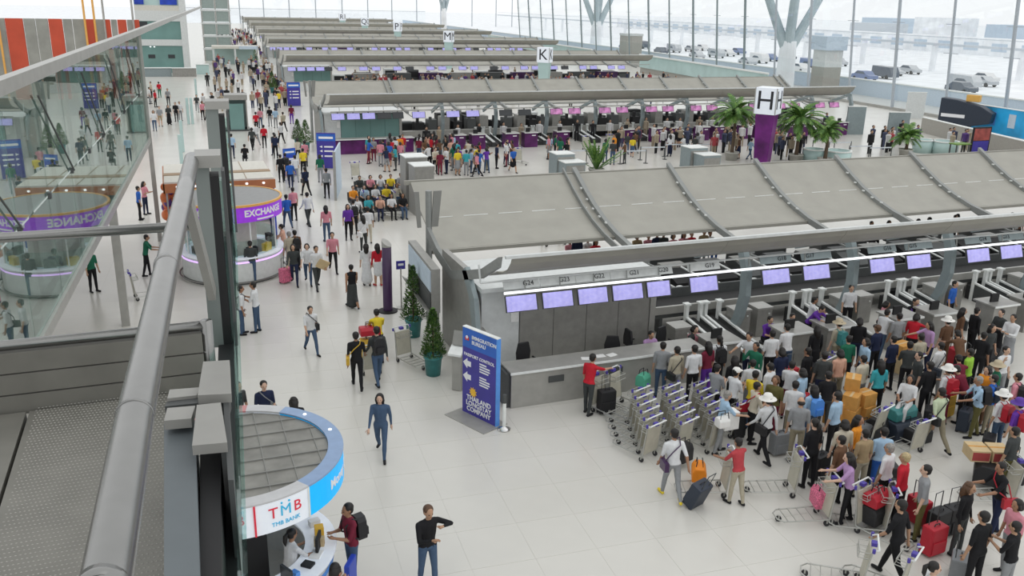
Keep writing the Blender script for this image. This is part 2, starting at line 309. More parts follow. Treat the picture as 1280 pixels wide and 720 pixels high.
pts = [(-.14, .30, 9.745), (-.12, .97, 9.745), (-.10, 1.39, 9.745), (-.05, 2.19, 9.745), (.03, 3.3, 9.75), (.07, 3.85, 9.76)]
b = MB(); b.tube([R3(p) for p in pts], .030, 24); b.build('rail_tube', 'rail_steel', hr, smooth=True)
for p, q in (((-.125, .955, 9.745), (-.1205, .975, 9.745)), ((-.098, 1.43, 9.745), (-.097, 1.436, 9.745)), ((-.043, 2.3, 9.745), (-.042, 2.33, 9.745))):
    b = MB(); b.tube([R3(p), R3(q)], .0312, 24); b.build('joint_sleeve', 'rail_steel', hr, smooth=True)
b = MB(); b.bar(R3((.03, 3.3, 9.73)), R3((.1, 3.75, 9.2)), .03, .06); b.build('bracket', 'bracket', hr)
gr = thing('guard_rail', 'thin horizontal tubular guard rail across the end of the metal deck', 'rail', (0, 4.2, DZ))
for y, z, r in ((3.95, 9.455, .021), (DY+.03, TZ, .02)):
    b = MB(); b.tube([(-4.4, y-4.2, z-DZ), (.10 if r > .0205 else tubeR.x, y-4.2, z-DZ)], r, 10); b.build('tube', 'rail_steel', gr, smooth=True)
b = MB(); b.tube([(tubeR.x, DY+.03-4.2, -.1), (tubeR.x, DY+.03-4.2, TZ-DZ+.02)], .024, 14); b.build('corner_post', 'rail_steel', gr, smooth=True)
def stanchion(y, top, wid, label, base=8.94):
    t = thing('glass_stanchion', label, 'post', (SK*y-.175, y, base), CR, 'stanchions of the glass balustrade')
    b = MB(); b.box((.0, -.05, 0), (wid, .08, top-base)); b.build('column', 'post_green_grey', t)
    b = MB(); b.box((.0, -.08, top-base), (wid*1.9, .09, top-base+.05)); b.build('cap', 'bracket', t)
    b = MB(); b.box((wid, -.05, 0), (wid+.035, .06, top-base-.04)); b.build('gasket', 'black', t)
    b = MB(); b.box((wid+.036, -.05, 0), (wid+.046, .04, top-base-.06)); b.build('glass_edge', 'glass_edge', t)
    b = MB(); b.box((wid+.047, -.05, 0), (wid+.06, .05, top-base-.02)); b.build('channel', 'dark_metal', t)
    return t
stanchion(3.85, 9.735, .055, 'grey-green stanchion with flat cap where the round handrail ends')
stanchion(5.9, 9.735, .075, 'grey-green stanchion with dark slot standing beyond the end of the deck')
# clamp boxes next to the deck
cb = thing('balustrade_clamp', 'grey steel clamp box with dark slot holding the balustrade beside the deck', 'bracket', (0, 0, DZ))
def quadslab(name, px4, z, th, m):
    q = [R3(G(x, y, z)) for x, y in px4]; b = MB()
    b.add(q+[p-Vector((0, 0, th)) for p in q], [(0,1,2,3),(7,6,5,4),(0,4,5,1),(1,5,6,2),(2,6,7,3),(3,7,4,0)]); return b.build(name, m, cb)
quadslab('cap_plate', [(240, 557), (284, 553), (276, 503), (246, 506)], 9.22, .03, 'bracket')
quadslab('cap_plate', [(247, 494), (289, 492), (287, 450), (254, 452)], 9.22, .03, 'bracket')
quadslab('side_plate', [(205, 526), (239, 523), (244, 507), (209, 510)], 9.20, .03, 'bracket')
quadslab('side_plate', [(209, 498), (246, 494), (250, 484), (212, 487)], 9.20, .03, 'bracket')
quadslab('slot', [(206, 508), (286, 500), (288, 493), (210, 500)], 9.19, .05, 'dark_metal')
quadslab('slot', [(285, 600), (292, 600), (286, 500), (279, 500)], 9.19, .3, 'dark_metal')
quadslab('side_box', [(205, 720), (250, 720), (244, 525), (205, 527)], 9.15, .5, 'deck_side')
quadslab('gasket', [(250, 720), (277, 720), (276, 562), (250, 562)], 9.12, .5, 'black')
# ---------------------------------------------------------------- check-in islands
FP = [(7.4, 2.42), (8.3, 2.68), (9.2, 3.03), (10.1, 3.48), (11.0, 4.02)]          # far wing, (depth behind the desks, height)
FS = [(.50, 4.10), (.62, 3.86), (.85, 3.62), (1.2, 3.44), (1.7, 3.32)]             # near trough
def sheet(b, prof, x0, x1, th, mi=0):
    up = [(y, z+th) for y, z in prof]; b.prism(prof+up[::-1], 'x', x0, x1, mi)
def bays(L):
    r = [.4, 7.08]
    while r[-1]+4.25 < L: r.append(r[-1]+4.25)
    return r+[L]
def canopy(t, L, full=True):
    R = bays(L)
    for i in range(len(R)-1):
        x0, x1 = R[i]+.03, R[i+1]-.03
        b = MB(); sheet(b, FP, x0, x1, .06); wp = b.build('wing_panel', 'canopy_grey', t)
        if full:
            n = 3 if x1-x0 < 5 else 5
            for k in range(n):
                c = x0+(k+.5)*(x1-x0)/n; b = MB(); b.box((c-.5, 9.25, 3.10), (c+.42, 9.30, 3.135)); b.build('light_slot', 'white_trim', wp)
        b = MB(); sheet(b, FS, x0-.02, x1+.02, .05); b.build('trough_panel', 'canopy_grey', t)
    for nm, y, z, h, m in (('upper_edge_beam', 11.08, 4.05, .16, 'canopy_grey'), ('lower_edge_beam', 7.32, 2.42, .12, 'canopy_grey'), ('trough_lip', .46, 4.12, .08, 'white_wall'), ('trough_foot', 1.74, 3.30, .07, 'canopy_dark')):
        b = MB(); b.box((.2, y-.05, z-h/2), (L, y+.05, z+h/2)); b.build(nm, m, t)
    for x in R[1:] + ([] if not full else [6.6]):
        w = .09 if x != 6.6 else .03
        po = [(11.15, 4.32), (10.1, 3.72), (9.2, 3.26), (8.3, 2.90), (7.3, 2.62), (6.2, 2.42), (5.0, 2.30)]; pi_ = [(5.0, 2.10), (6.2, 2.2), (7.3, 2.38), (8.3, 2.66), (9.2, 3.0), (10.1, 3.44), (11.15, 4.0)]
        b = MB(); b.prism(po+pi_, 'x', x-w, x+w); rb_ = b.build('rib', 'rib_grey', t)
        if full and w > .05:
            b = MB(); b.tube([(x+.25, 7.6, 2.36), (x+.3, 6.6, 2.02), (x+.4, 5.6, 1.86), (x+.5, 4.9, 1.86)], .04, 6); b.build('strut', 'rib_grey', rb_)
            b = MB()
            for k in range(5): yk = 7.9+k*.55; b.cbox((x-.16, yk, 2.72+(yk-7.4)**2*.12+.1), (.05, .12, .05))
            b.build('bolt_row', 'white_trim', rb_)
    b = MB(); b.tube([(.55, 1.42, 2.80), (L, 1.42, 2.80)], .04, 8); b.build('light_strip', 'light_white' if t.location.y < 30 else 'steel', t)
    if full:
        b = MB(); b.tube([(-.1, 1.55, 3.12), (L, 1.55, 3.12)], .028, 6); b.build('upper_rail', 'white_wall', t)
        b = MB(); b.tube([(-.1, 1.55, 3.12), (-.1, 1.7, 3.6)], .028, 6); b.build('rail_end', 'white_wall', t)
        x = 1.2
        while x < L: b = MB(); b.bar((x, 1.5, 2.86), (x, 1.55, 3.1), .03, .03); b.build('hanger', 'rib_grey', t); x += 1.06 if x < 6 else 2.1
        for x in R[1:-1]:
            po = [(2.6, .0), (2.15, .9), (1.95, 1.7), (2.0, 2.5), (2.4, 3.3)]; b = MB(); b.prism(po+[(y+.34, z) for y, z in po[::-1]], 'x', x+1.85, x+2.05); b.build('arm', 'arm_blue_grey', t)
            b = MB(); b.prism([(2.2, 3.2), (2.45, 3.35), (5.2, 2.35), (5.1, 2.1)], 'x', x+1.9, x+2.0); b.build('cross_arm', 'arm_blue_grey', t)
    # end frame
    b = MB(); b.tube([(.1, 7.4, 0), (.1, 7.4, 4.5)], .11, 10); b.build('end_post', 'rib_grey', t)
    for dx, tw in ((-.22, -.05), (.25, .05)):
        b = MB(); b.prism([(dx-.09, 3.3), (dx+.09+tw, 3.3), (dx+.12+tw*3, 4.5), (dx-.1+tw*2, 4.5)], 'y', 7.3, 7.36); b.build('post_fin', 'canopy_dark', t)
    po = [(7.3, 3.3), (6.2, 2.9), (4.6, 2.6), (3.2, 3.0), (1.8, 3.45), (.45, 4.15)]
    b = MB(); b.prism(po+[(y+.1, z-.32) for y, z in po[::-1]], 'x', .0, .12); b.build('end_frame', 'rib_grey', t)
    b = MB(); b.prism([(2.4, 0), (2.1, 1.2), (2.4, 2.4), (3.2, 3.1), (3.5, 2.9), (2.85, 2.3), (2.5, 1.2), (2.75, 0)], 'x', .0, .14); b.build('end_arm', 'arm_blue_grey', t)
SCR = [(.61, 1.57), (1.71, 2.68), (2.81, 3.78), (3.91, 4.93), (5.04, 5.85), (6.5, 7.5)]
for k in range(9): SCR += [(9.1+4.2*k, 10.15+4.2*k), (10.65+4.2*k, 11.7+4.2*k)]
def screens(letter, X, Y, L, mats, grp, labf, numbers):
    n = 0
    for i, (a, c) in enumerate(SCR):
        if c > L: break
        m = mats(i)
        if m is None: continue
        t = thing('flight_screen', labf(i, m), 'screen', (X+a, Y+1.36, 2.24), 0, grp)
        w = c-a
        b = MB(); b.prism([(0, 0), (.06, -.02), (.22, .42), (.16, .44)], 'x', 0, w); hs_ = b.build('housing', 'dark_metal', t)
        b = MB(); b.prism([(-.012, .03), (0, .02), (.148, .42), (.136, .43)], 'x', .02, w-.05); b.build('display', m, hs_)
        b = MB(); b.prism([(.24, .3), (.34, .3), (.34, .5), (.24, .5)], 'x', w*.45, w*.55); b.build('mount', 'rib_grey', t)
        if numbers:
            s = thing('counter_number_plate', 'grey plate reading %s above the check-in screens' % ('%s%d' % (letter, 24-i)), 'sign', (X+a, Y+1.55, 2.86), 0, 'counter number plates')
            b = MB(); b.prism([(0, 0), (.03, 0), (.16, .24), (.13, .24)], 'x', -.02, w+.1); pt_ = b.build('plate', 'white_wall' if i < 6 else 'arm_blue_grey', s)
            lettering('number', '%s%d' % (letter, 24-i), .19, 'black_print', pt_, (w*(.75 if i % 2 == 0 or i < 6 else .3), .052, .115), (radians(62), 0, 0), .003)
def desk(X, Y, x0, x1, mfront, label, grp, logo=True):
    t = thing('check_in_desk', label, 'desk', (X+x0, Y, 0), 0, grp); w = x1-x0
    b = MB(); b.box((0, 0, 0), (w, .75, 1.08)); b.build('body', mfront, t)
    b = MB(); b.box((-.04, -.05, 1.08), (w+.04, .85, 1.13)); tp_ = b.build('top', 'steel', t)
    b = MB(); b.box((-.04, -.075, 1.07), (w+.04, -.051, 1.13)); b.build('edge_trim', 'white_trim', tp_)
    if mfront == 'purple' and logo: MB().box((w*.55, -.008, .86), (w*.85, -.001, .93)).build('desk_print', 'white_print', t)
    b = MB(); b.box((w*.2, .35, 1.13), (w*.2+.34, .42, 1.42)); b.build('monitor', 'black', t)
    return t
def conveyor(X, Y, x0, x1, grp, label):
    t = thing('baggage_conveyor', label, 'conveyor', (X+x0, Y, 0), 0, grp); w = x1-x0
    b = MB(); b.prism([(.8, 0), (.8, .28), (3.3, .52), (3.6, .52), (3.6, 0)], 'x', .05, w-.05); b.build('belt', 'belt', t)
    for x in (0, w-.07):
        b = MB(); b.prism([(.75, 0), (.75, .36), (3.2, .66), (3.3, .66), (3.3, 0)], 'x', x, x+.07); sw_ = b.build('side_wall', 'dark_metal', t)
        b = MB(); b.prism([(.72, .36), (.72, .41), (3.2, .72), (3.2, .66)], 'x', x-.01, x+.09); b.build('top_trim', 'white_trim', sw_)
        b = MB(); b.box((x-.02, 3.2, 0), (x+.09, 3.34, 1.12)); b.box((x-.07, 3.16, 1.12), (x+.14, 3.38, 1.18)); b.build('end_post', 'white_trim', t)
def cabinet(X, Y, x0, y0, label):
    t = thing('scale_cabinet', label, 'cabinet', (X+x0, Y+y0, 0), 0, 'scale cabinets behind the nearest desks')
    b = MB(); b.box((0, 0, 0), (.58, .55, .96)); b.build('body', 'panel_grey', t, bevel=.02)
    b = MB(); b.box((-.02, -.03, .96), (.60, .58, 1.02)); b.build('top', 'steel', t)
    b = MB(); b.cbox((.45, -.01, .8), (.05, .03, .05)); b.build('knob', 'white_trim', t)
def office_chair(x, y, rot, label):
    t = thing('office_chair', label, 'chair', (x, y, 0), rot, 'black office chairs behind the counters')
    b = MB(); b.box((-.24, -.24, .44), (.24, .24, .53)); b.build('seat', 'chair_black', t, bevel=.03)
    b = MB(); b.prism([(-.22, .6), (.22, .6), (.24, .85), (.17, 1.13), (-.17, 1.13), (-.24, .85)], 'y', .2, .27); b.build('backrest', 'chair_black', t, bevel=.02)
    b = MB(); b.bar((0, .24, .45), (0, .25, .8), .06, .02); b.build('back_stem', 'black', t)
    b = MB(); b.tube([(0, 0, .08), (0, 0, .45)], .03, 8); b.build('gas_stem', 'chrome', t)
    for k in range(5): a = 2*pi*k/5; b = MB(); b.bar((0, 0, .09), (.28*cos(a), .28*sin(a), .05), .04, .03); lg_ = b.build('leg', 'black', t); b = MB(); b.ell((.28*cos(a), .28*sin(a), .03), (.03, .03, .03), 8, 5); b.build('castor', 'rubber', lg_)
    for s in (-1, 1): b = MB(); b.bar((s*.27, -.15, .68), (s*.27, .15, .68), .05, .03); b.bar((s*.27, .05, .5), (s*.27, .05, .68), .03, .03); b.build('armrest', 'black', t)
ISL = {'G': (7.6, 20.06, 45), 'H': (10.1, 62.0, 46), 'K': (12.9, 107.5, 49), 'M': (15.8, 152.5, 52), 'P': (18.8, 200, 53), 'Q': (22.0, 252, 54), 'R': (25.5, 312, 50)}
ORD = {'G': 'nearest', 'H': 'second', 'K': 'third', 'M': 'fourth', 'P': 'fifth', 'Q': 'sixth', 'R': 'last'}
for Lt, (X, Y, L) in ISL.items():
    t = thing('check_in_canopy', 'long grey winged metal canopy over the %s check-in row' % {'G': 'G-numbered', 'H': 'purple-desk', 'K': 'third', 'M': 'fourth', 'P': 'fifth', 'Q': 'sixth', 'R': 'farthest'}[Lt], 'canopy', (X, Y, 0), 0, 'check-in canopies')
    canopy(t, L, Lt in 'GH')
# service room and counter at the head of an island
def head_room(Lt, X, Y, front):
    nm = {'G': 'G-numbered', 'H': 'purple-desk', 'K': 'third', 'M': 'fourth', 'P': 'fifth'}[Lt]
    t = thing('service_room', 'grey metal-panelled service room at the head of the %s check-in row' % nm, 'room', (X, Y, 0))
    b = MB(); b.box((.25, 2.45, 0), (1.42, 5.0, 2.55)); b.build('end_wall', 'white_wall', t)
    for k in range(4): b = MB(); b.box((1.44+k*1.08, 2.42, .02), (1.44+k*1.08+1.065, 2.5, 2.45)); b.build('wall_panel', 'panel_grey' if Lt == 'G' else 'teal_glass', t)
    b = MB(); b.box((1.44, 2.52, 0), (5.75, 5.0, 2.45)); b.build('core', 'dark_metal', t)
    b = MB(); b.box((5.76, 2.38, 0), (5.95, 5.0, 2.5)); b.build('end_pier', 'steel', t)
    b = MB(); b.box((.2, 2.3, 2.55), (6.0, 5.2, 2.68)); b.build('roof', 'white_wall', t)
    b = MB(); b.box((1.15, 2.4, 1.55), (1.38, 2.45, 1.95)); b.build('notice', 'paper', t)
    po = [(2.35, 0), (2.2, 1.2), (2.5, 2.3), (3.3, 3.0), (5.6, 3.0), (5.6, 0)]
    b = MB(); b.prism(po, 'x', .02, .2); b.build('curved_end_panel', 'panel_grey', t)
    b = MB(); b.box((-.15, 2.2, 1.4), (.3, 2.6, 1.48)); b.build('shelf', 'steel', t)
    c = thing('service_counter', {'steel': 'long brushed-steel service counter in front of the grey-panelled room', 'purple': 'long purple service counter at the head of the purple-desk row'}.get(front, 'long pale service counter at the head of the %s row' % nm), 'counter', (X, Y, 0))
    b = MB(); b.box((.27, .02, 0), (6.2, .75, 1.0)); b.build('front', front, c)
    b = MB(); b.box((.24, -.03, 1.0), (6.25, .8, 1.05)); wt_ = b.build('worktop', 'steel', c)
    b = MB(); b.box((.22, -.06, 1.0), (6.27, -.031, 1.06)); b.build('edge_trim', 'white_trim', wt_)
    if front == 'steel':
        for x in (1.35, 3.15, 5.0): b = MB(); b.box((x, -.012, .62), (x+.45, .019, .80)); b.build('slot', 'dark_metal', c)
        b = MB(); b.box((.15, .1, 0), (.26, .75, .98)); b.build('end_panel', 'dark_metal', c)
    if front == 'purple': MB().box((5.35, .011, .78), (5.85, .019, .86)).build('counter_print', 'white_print', c)
    for k, (x, y) in enumerate(((2.6, .3), (3.05, .35), (3.4, .32))):
        if Lt == 'G':
            b = MB(); b.box((-.14, -.1, 0), (.14, .1, .006)); tag(b.build('paper_sheet', 'paper', None, loc=(X+x, Y+y, 1.05), rot=.3*k-.3), 'white sheet of paper lying on the steel service counter', 'paper', 'papers on the steel counter')
head_room('G', *ISL['G'][:2], 'steel'); head_room('H', *ISL['H'][:2], 'purple'); head_room('K', *ISL['K'][:2], 'white_wall'); head_room('M', *ISL['M'][:2], 'white_wall')
def matG(i): return 'screen_off' if i == 12 else 'screen_lilac'
screens('G', *ISL['G'][:2], 24, matG, 'check-in screens of the nearest row', lambda i, m: ('switched-off dark' if m == 'screen_off' else 'lilac') + ' check-in screen below the number plate G%d' % (24-i), True)
def matH(i): return 'screen_lilac' if i < 3 or i in (5, 6, 7) else 'screen_off' if i in (3, 4, 8, 9) else 'screen_pink'
HN = {'screen_lilac': 'lilac', 'screen_off': 'dark', 'screen_pink': 'pink'}
screens('H', *ISL['H'][:2], 46, matH, 'check-in screens of the purple-desk row', lambda i, m: '%s check-in screen over the purple-desk row%s' % (HN[m], ' above its long counter' if i < 5 else ''), False)
for Lt in 'KMP':
    X, Y, L = ISL[Lt]
    screens(Lt, X, Y, L, (lambda i: 'screen_lilac' if (i*7) % 5 != 3 else 'screen_off'), 'check-in screens of the %s row' % ORD[Lt], lambda i, m, Lt=Lt: '%s check-in screen hanging over the %s check-in row' % (HN[m], ORD[Lt]), False)
# desks, lanes, cabinets
X, Y, L = ISL['G']
for i, (a, c) in enumerate(SCR[5:16]):
    desk(X, Y, a, c, 'panel_grey', 'grey steel check-in desk below the screen numbered G%d' % (19-i), 'grey check-in desks')
for k in range(6):
    xb = 6.9+4.2*k
    for q in range(2):
        x0 = 7.62+4.2*k+.72*q
        if k == 0 or True: conveyor(X, Y, x0, x0+.6, 'baggage conveyors of the nearest row', 'dark baggage conveyor with white-topped sides behind the grey desks')
for k in range(6):
    for dx in (0, .85): cabinet(X, Y, 9.05+4.2*k+dx, 2.5, 'grey scale cabinet standing behind the grey check-in desks')
cabinet(X, Y, 6.3, 1.7, 'grey scale cabinet beside the metal-panelled service room')
t = thing('collector_conveyor', 'long light-edged collector conveyor running behind the grey desks', 'conveyor', (X, Y, 0), 0)
b = MB(); b.box((6.3, 3.75, .55), (L, 4.9, .8)); b.build('bed', 'dark_metal', t)
b = MB(); b.box((6.3, 3.65, .72), (L, 3.75, .98)); b.build('front_guide', 'steel', t)
b = MB(); b.box((6.3, 3.8, .8), (L, 4.85, .83)); b.build('belt', 'belt', t)
b = MB(); b.box((6.3, 4.9, .6), (L, 5.0, 1.15)); b.build('rear_guide', 'dark_metal', t)
x = 7.0
while x < L: b = MB(); b.box((x, 3.8, 0), (x+.1, 4.8, .55)); b.build('leg', 'dark_metal', t); x += 2.1
# rear half of the nearest row: mirrored desks facing the other way, seen from behind
for k in range(8):
    xb = 9.1+4.2*k
    tt = thing('check_in_desk', 'dark-backed check-in desk on the rear side of the nearest row', 'desk', (X+xb, Y+8.6, 0), 0, 'rear check-in desks')
    b = MB(); b.box((0, 0, 0), (2.4, .75, 1.08)); b.build('body', 'dark_metal', tt); b = MB(); b.box((-.05, -.05, 1.08), (2.45, .8, 1.13)); b.build('top', 'steel', tt)
for k in range(14):
    x = 6.9+k*1.55
    tt = thing('key_lamp', 'small white oval desk lamp on a slanted white arm', 'lamp', (X+x, Y+5.3, 0), 0, 'small lamps behind the collector conveyor')
    b = MB(); b.tube([(0, 0, 0), (0, 0, 1.0)], .03, 6); b.build('stem', 'rib_grey', tt); b = MB(); b.tube([(-.9, .8, 1.5), (0, 0, 1.0)], .035, 6); b.build('arm', 'white_trim', tt); b = MB(); b.ell((.1, -.1, 1.05), (.15, .1, .06), 12, 6); b.build('shade', 'light_white' if False else 'white_trim', tt)
    tt = thing('chute_box', 'dark chute box behind the collector conveyor of the nearest row', 'box', (X+x+.3, Y+5.7, 0), 0, 'dark chute boxes')
    b = MB(); b.prism([(0, 0), (0, 1.0), (.9, 1.3), (1.5, 1.3), (1.5, 0)], 'x', 0, 1.05); b.build('body', 'black' if k % 3 else 'dark_metal', tt); b = MB(); b.prism([(.9, 1.3), (1.5, 1.3), (1.5, 1.36), (.9, 1.36)], 'x', .03, 1.0); b.build('lid', 'panel_grey' if k % 2 else 'dark_metal', tt)
office_chair(X+1.35, Y+1.55, .2, 'black office chair at the left end of the steel counter'); office_chair(X+3.95, Y+1.25, -.3, 'black office chair behind the papers on the steel counter')
office_chair(X+4.95, Y+1.8, 1.6, 'black office chair turned sideways beside the grey wall panels'); office_chair(X+5.9, Y+1.5, .4, 'black office chair behind the lilac-shirted clerk')
X, Y, L = ISL['H']
for i, (a, c) in enumerate(SCR[6:]):
    if i in (5, 6): continue
    if c < L: desk(X, Y, a, c, 'purple', 'purple check-in desk with small white print', 'purple check-in desks')
for k in range(8):
    for q in range(2): conveyor(X, Y, 12.0+4.2*k+.65*q-(4.2 if False else 0), 12.6+4.2*k+.65*q, 'baggage conveyors of the purple-desk row', 'dark baggage conveyor between purple desks')
    for q in range(4):
        b = MB(); b.box((0, 0, 0), (.7, .9, 1.5+.2*((q+k) % 3))); b.box((.1, .1, 1.5), (.3, .3, 1.9)); tag(b.build('sorting_box', ['black', 'dark_metal', 'panel_grey'][(q+k) % 3], None, loc=(X+7.5+4.2*k+q*1.02, Y+4.3, 0)), 'dark sorting box behind the purple desks', 'box', 'sorting boxes of the purple-desk row')
b = MB(); b.box((6.3, 3.65, .5), (L, 4.2, .95)); tag(b.build('collector_conveyor', 'steel', None, loc=(X, Y, 0)), 'long collector conveyor running behind the purple desks', 'conveyor')
for Lt in 'KMP':
    X, Y, L = ISL[Lt]
    for i in range(11):
        b = MB(); w = 2.6; b.box((0, 0, 0), (w, .8, 1.1)); b.box((.2, 4, 0), (w+.6, 5, 1.7)); b.box((-.05, -.04, 1.1), (w+.05, .85, 1.16))
        if 8.8+i*4.2+w < L: tag(b.build('check_in_desk', ['panel_grey', 'dark_metal', 'purple_dark'][i % 3], None, loc=(X+8.8+i*4.2, Y, 0)), 'small distant check-in desk block of the %s row' % ORD[Lt], 'desk', 'desk blocks of the %s row' % ORD[Lt])
# dark back units under the farther canopies
rq = random.Random(4)
for Lt in 'HKMP':
    X, Y, L = ISL[Lt]; x = 6.6
    while x < L-2:
        w = rq.uniform(.8, 1.9); hgt = rq.uniform(1.3, 2.2); m, nm = rq.choice((('black', 'black'), ('black', 'black'), ('dark_metal', 'dark grey'), ('dark_metal', 'dark grey'), ('white_wall', 'white')))
        t = thing('back_unit', '%s back unit behind the desks of the %s row' % (nm, ORD[Lt]), 'cabinet', (X+x, Y+(5.6 if Lt == 'H' else 5.3), 0), 0, 'back units of the %s row' % ORD[Lt])
        b = MB(); b.box((0, 0, 0), (w, .8, hgt)); b.build('body', m, t); b = MB(); b.box((.1, -.02, hgt*.55), (w-.1, -.002, hgt*.9)); b.build('front_panel', 'dark_metal' if m == 'black' else 'black', t)
        x += w+rq.uniform(.1, .7)
# letter columns
def column(lt, px, py, Yc, h, boxh, w, lab, colr):
    p = GY(px, py, Yc)
    t = thing('letter_column', lab, 'sign', (p.x, Yc, 0), -math.atan2(p.x, Yc)-radians(16), 'letter columns of the check-in rows')
    b = MB(); b.prism([(-w*.34, 0), (w*.34, 0), (w*.5, h-boxh), (-w*.5, h-boxh)], 'y', -w*.36, w*.36); b.build('shaft', colr, t)
    b = MB(); b.box((-w*.56, -w*.56, h-boxh), (w*.56, w*.56, h)); lb_ = b.build('light_box', 'band_white', t)
    lettering('letter', lt, boxh*1.0, 'black_print', lb_, (0, -w*.565, h-boxh/2), (radians(90), 0, 0), .01)
    lettering('letter', lt, boxh*1.0, 'black_print', lb_, (w*.565, 0, h-boxh/2), (radians(90), 0, radians(90)), .01)
    for s in (-1, 1): b = MB(); b.bar((s*w*.56, -w*.56, h-boxh), (s*w*.56, -w*.56, h), .06, .06); b.build('corner_trim', 'steel', t)
column('H', 957, 160, 50.5, 5.35, 1.75, 1.3, 'tall purple column with a lit white box lettered H', 'purple_column')
column('K', 681, 70, 97.5, 5.6, 1.7, 1.35, 'pale glass column with a lit white box lettered K', 'teal_pale')
column('M', 561, 48, 142, 5.9, 1.7, 1.3, 'pale glass column with a lit white box lettered M', 'teal_pale')
column('P', 497, 33, 190, 6.1, 1.9, 1.35, 'pale glass column with a lit white box lettered P', 'teal_pale')
column('Q', 456, 25, 240, 5.9, 1.9, 1.5, 'pale glass column with a lit white box lettered Q', 'teal_pale')
column('R', 428, 20, 300, 6.0, 2.1, 1.6, 'small far pale column with a lit white box lettered R', 'teal_pale')
# ---------------------------------------------------------------- people
def rx(p, c, a):
    p = Vector(p)-Vector(c); return Vector((p.x, p.y*cos(a)-p.z*sin(a), p.y*sin(a)+p.z*cos(a)))+Vector(c)
def capsule(b, p, q, r0, r1, sx=1.0, sy=1.0, n=10):
    p = Vector(p); q = Vector(q); d = q-p; L = max(d.length, 1e-4); d /= L; u = Vector((0, 1, 0)) if abs(d.y) < .9 else Vector((0, 0, 1))
    a = d.cross(u).normalized(); c = a.cross(d); vs = []; fs = []; rings = []
    for t in (-80, -50, -20, 0): rings.append((p+d*r0*sin(radians(t)), r0*cos(radians(t))))
    for t in (0, 20, 50, 80): rings.append((q+d*r1*sin(radians(t)), r1*cos(radians(t))))
    for o, r in rings:
        for k in range(n):
            w = (a*cos(2*pi*k/n)+c*sin(2*pi*k/n))*r; vs.append((o.x+w.x*sx, o.y+w.y*sy, o.z+w.z))
    for i in range(len(rings)-1):
        for k in range(n): fs.append((i*n+k, i*n+(k+1) % n, (i+1)*n+(k+1) % n, (i+1)*n+k))
    fs += [tuple(range(n-1, -1, -1)), tuple((len(rings)-1)*n+k for k in range(n))]
    b.add(vs, fs)
# pose: leg angles (hip forward, knee bend), arms (shoulder forward, out, elbow bend), lean of the trunk, seated
def L_(hip=0, knee=0): return (hip, knee)
def A_(fwd=0, out=8, elbow=12, inn=0): return (fwd, out, elbow, inn)
POSES = {
 'stand':  dict(l=L_(2, 0), r=L_(-3, 2), la=A_(2, 8, 12), ra=A_(-2, 8, 14), lean=2),
 'walk':   dict(l=L_(24, 8), r=L_(-18, 22), la=A_(-20, 8, 15), ra=A_(22, 8, 25), lean=4),
 'stride': dict(l=L_(-16, 18), r=L_(22, 6), la=A_(18, 8, 30), ra=A_(-18, 8, 12), lean=3),
 'push':   dict(l=L_(8, 4), r=L_(-8, 6), la=A_(38, 6, 42), ra=A_(40, 6, 42), lean=8),
 'hold':   dict(l=L_(2, 0), r=L_(-2, 2), la=A_(22, 4, 85, 25), ra=A_(18, 4, 95, 30), lean=3),
 'reach':  dict(l=L_(4, 2), r=L_(-6, 4), la=A_(4, 10, 15), ra=A_(68, 10, 12), lean=10),
 'phone':  dict(l=L_(3, 0), r=L_(-3, 2), la=A_(0, 8, 10), ra=A_(30, 20, 135, 15), lean=0),
 'pull':   dict(l=L_(20, 6), r=L_(-15, 18), la=A_(10, 8, 20), ra=A_(-30, 14, 8), lean=6),
 'scratch': dict(l=L_(8, 2), r=L_(-6, 6), la=A_(15, 62, 105, 70), ra=A_(25, 8, 88, 45), lean=4),
 'bend':   dict(l=L_(6, 6), r=L_(-4, 6), la=A_(62, 8, 12), ra=A_(66, 8, 14), lean=34),
 'sit':    dict(l=L_(86, 84), r=L_(82, 82), la=A_(30, 8, 55, 20), ra=A_(26, 8, 60, 25), lean=-2, sit=1),
 'type':   dict(l=L_(86, 84), r=L_(82, 82), la=A_(35, 8, 62, 10), ra=A_(38, 8, 60, 10), lean=10, sit=1),
}
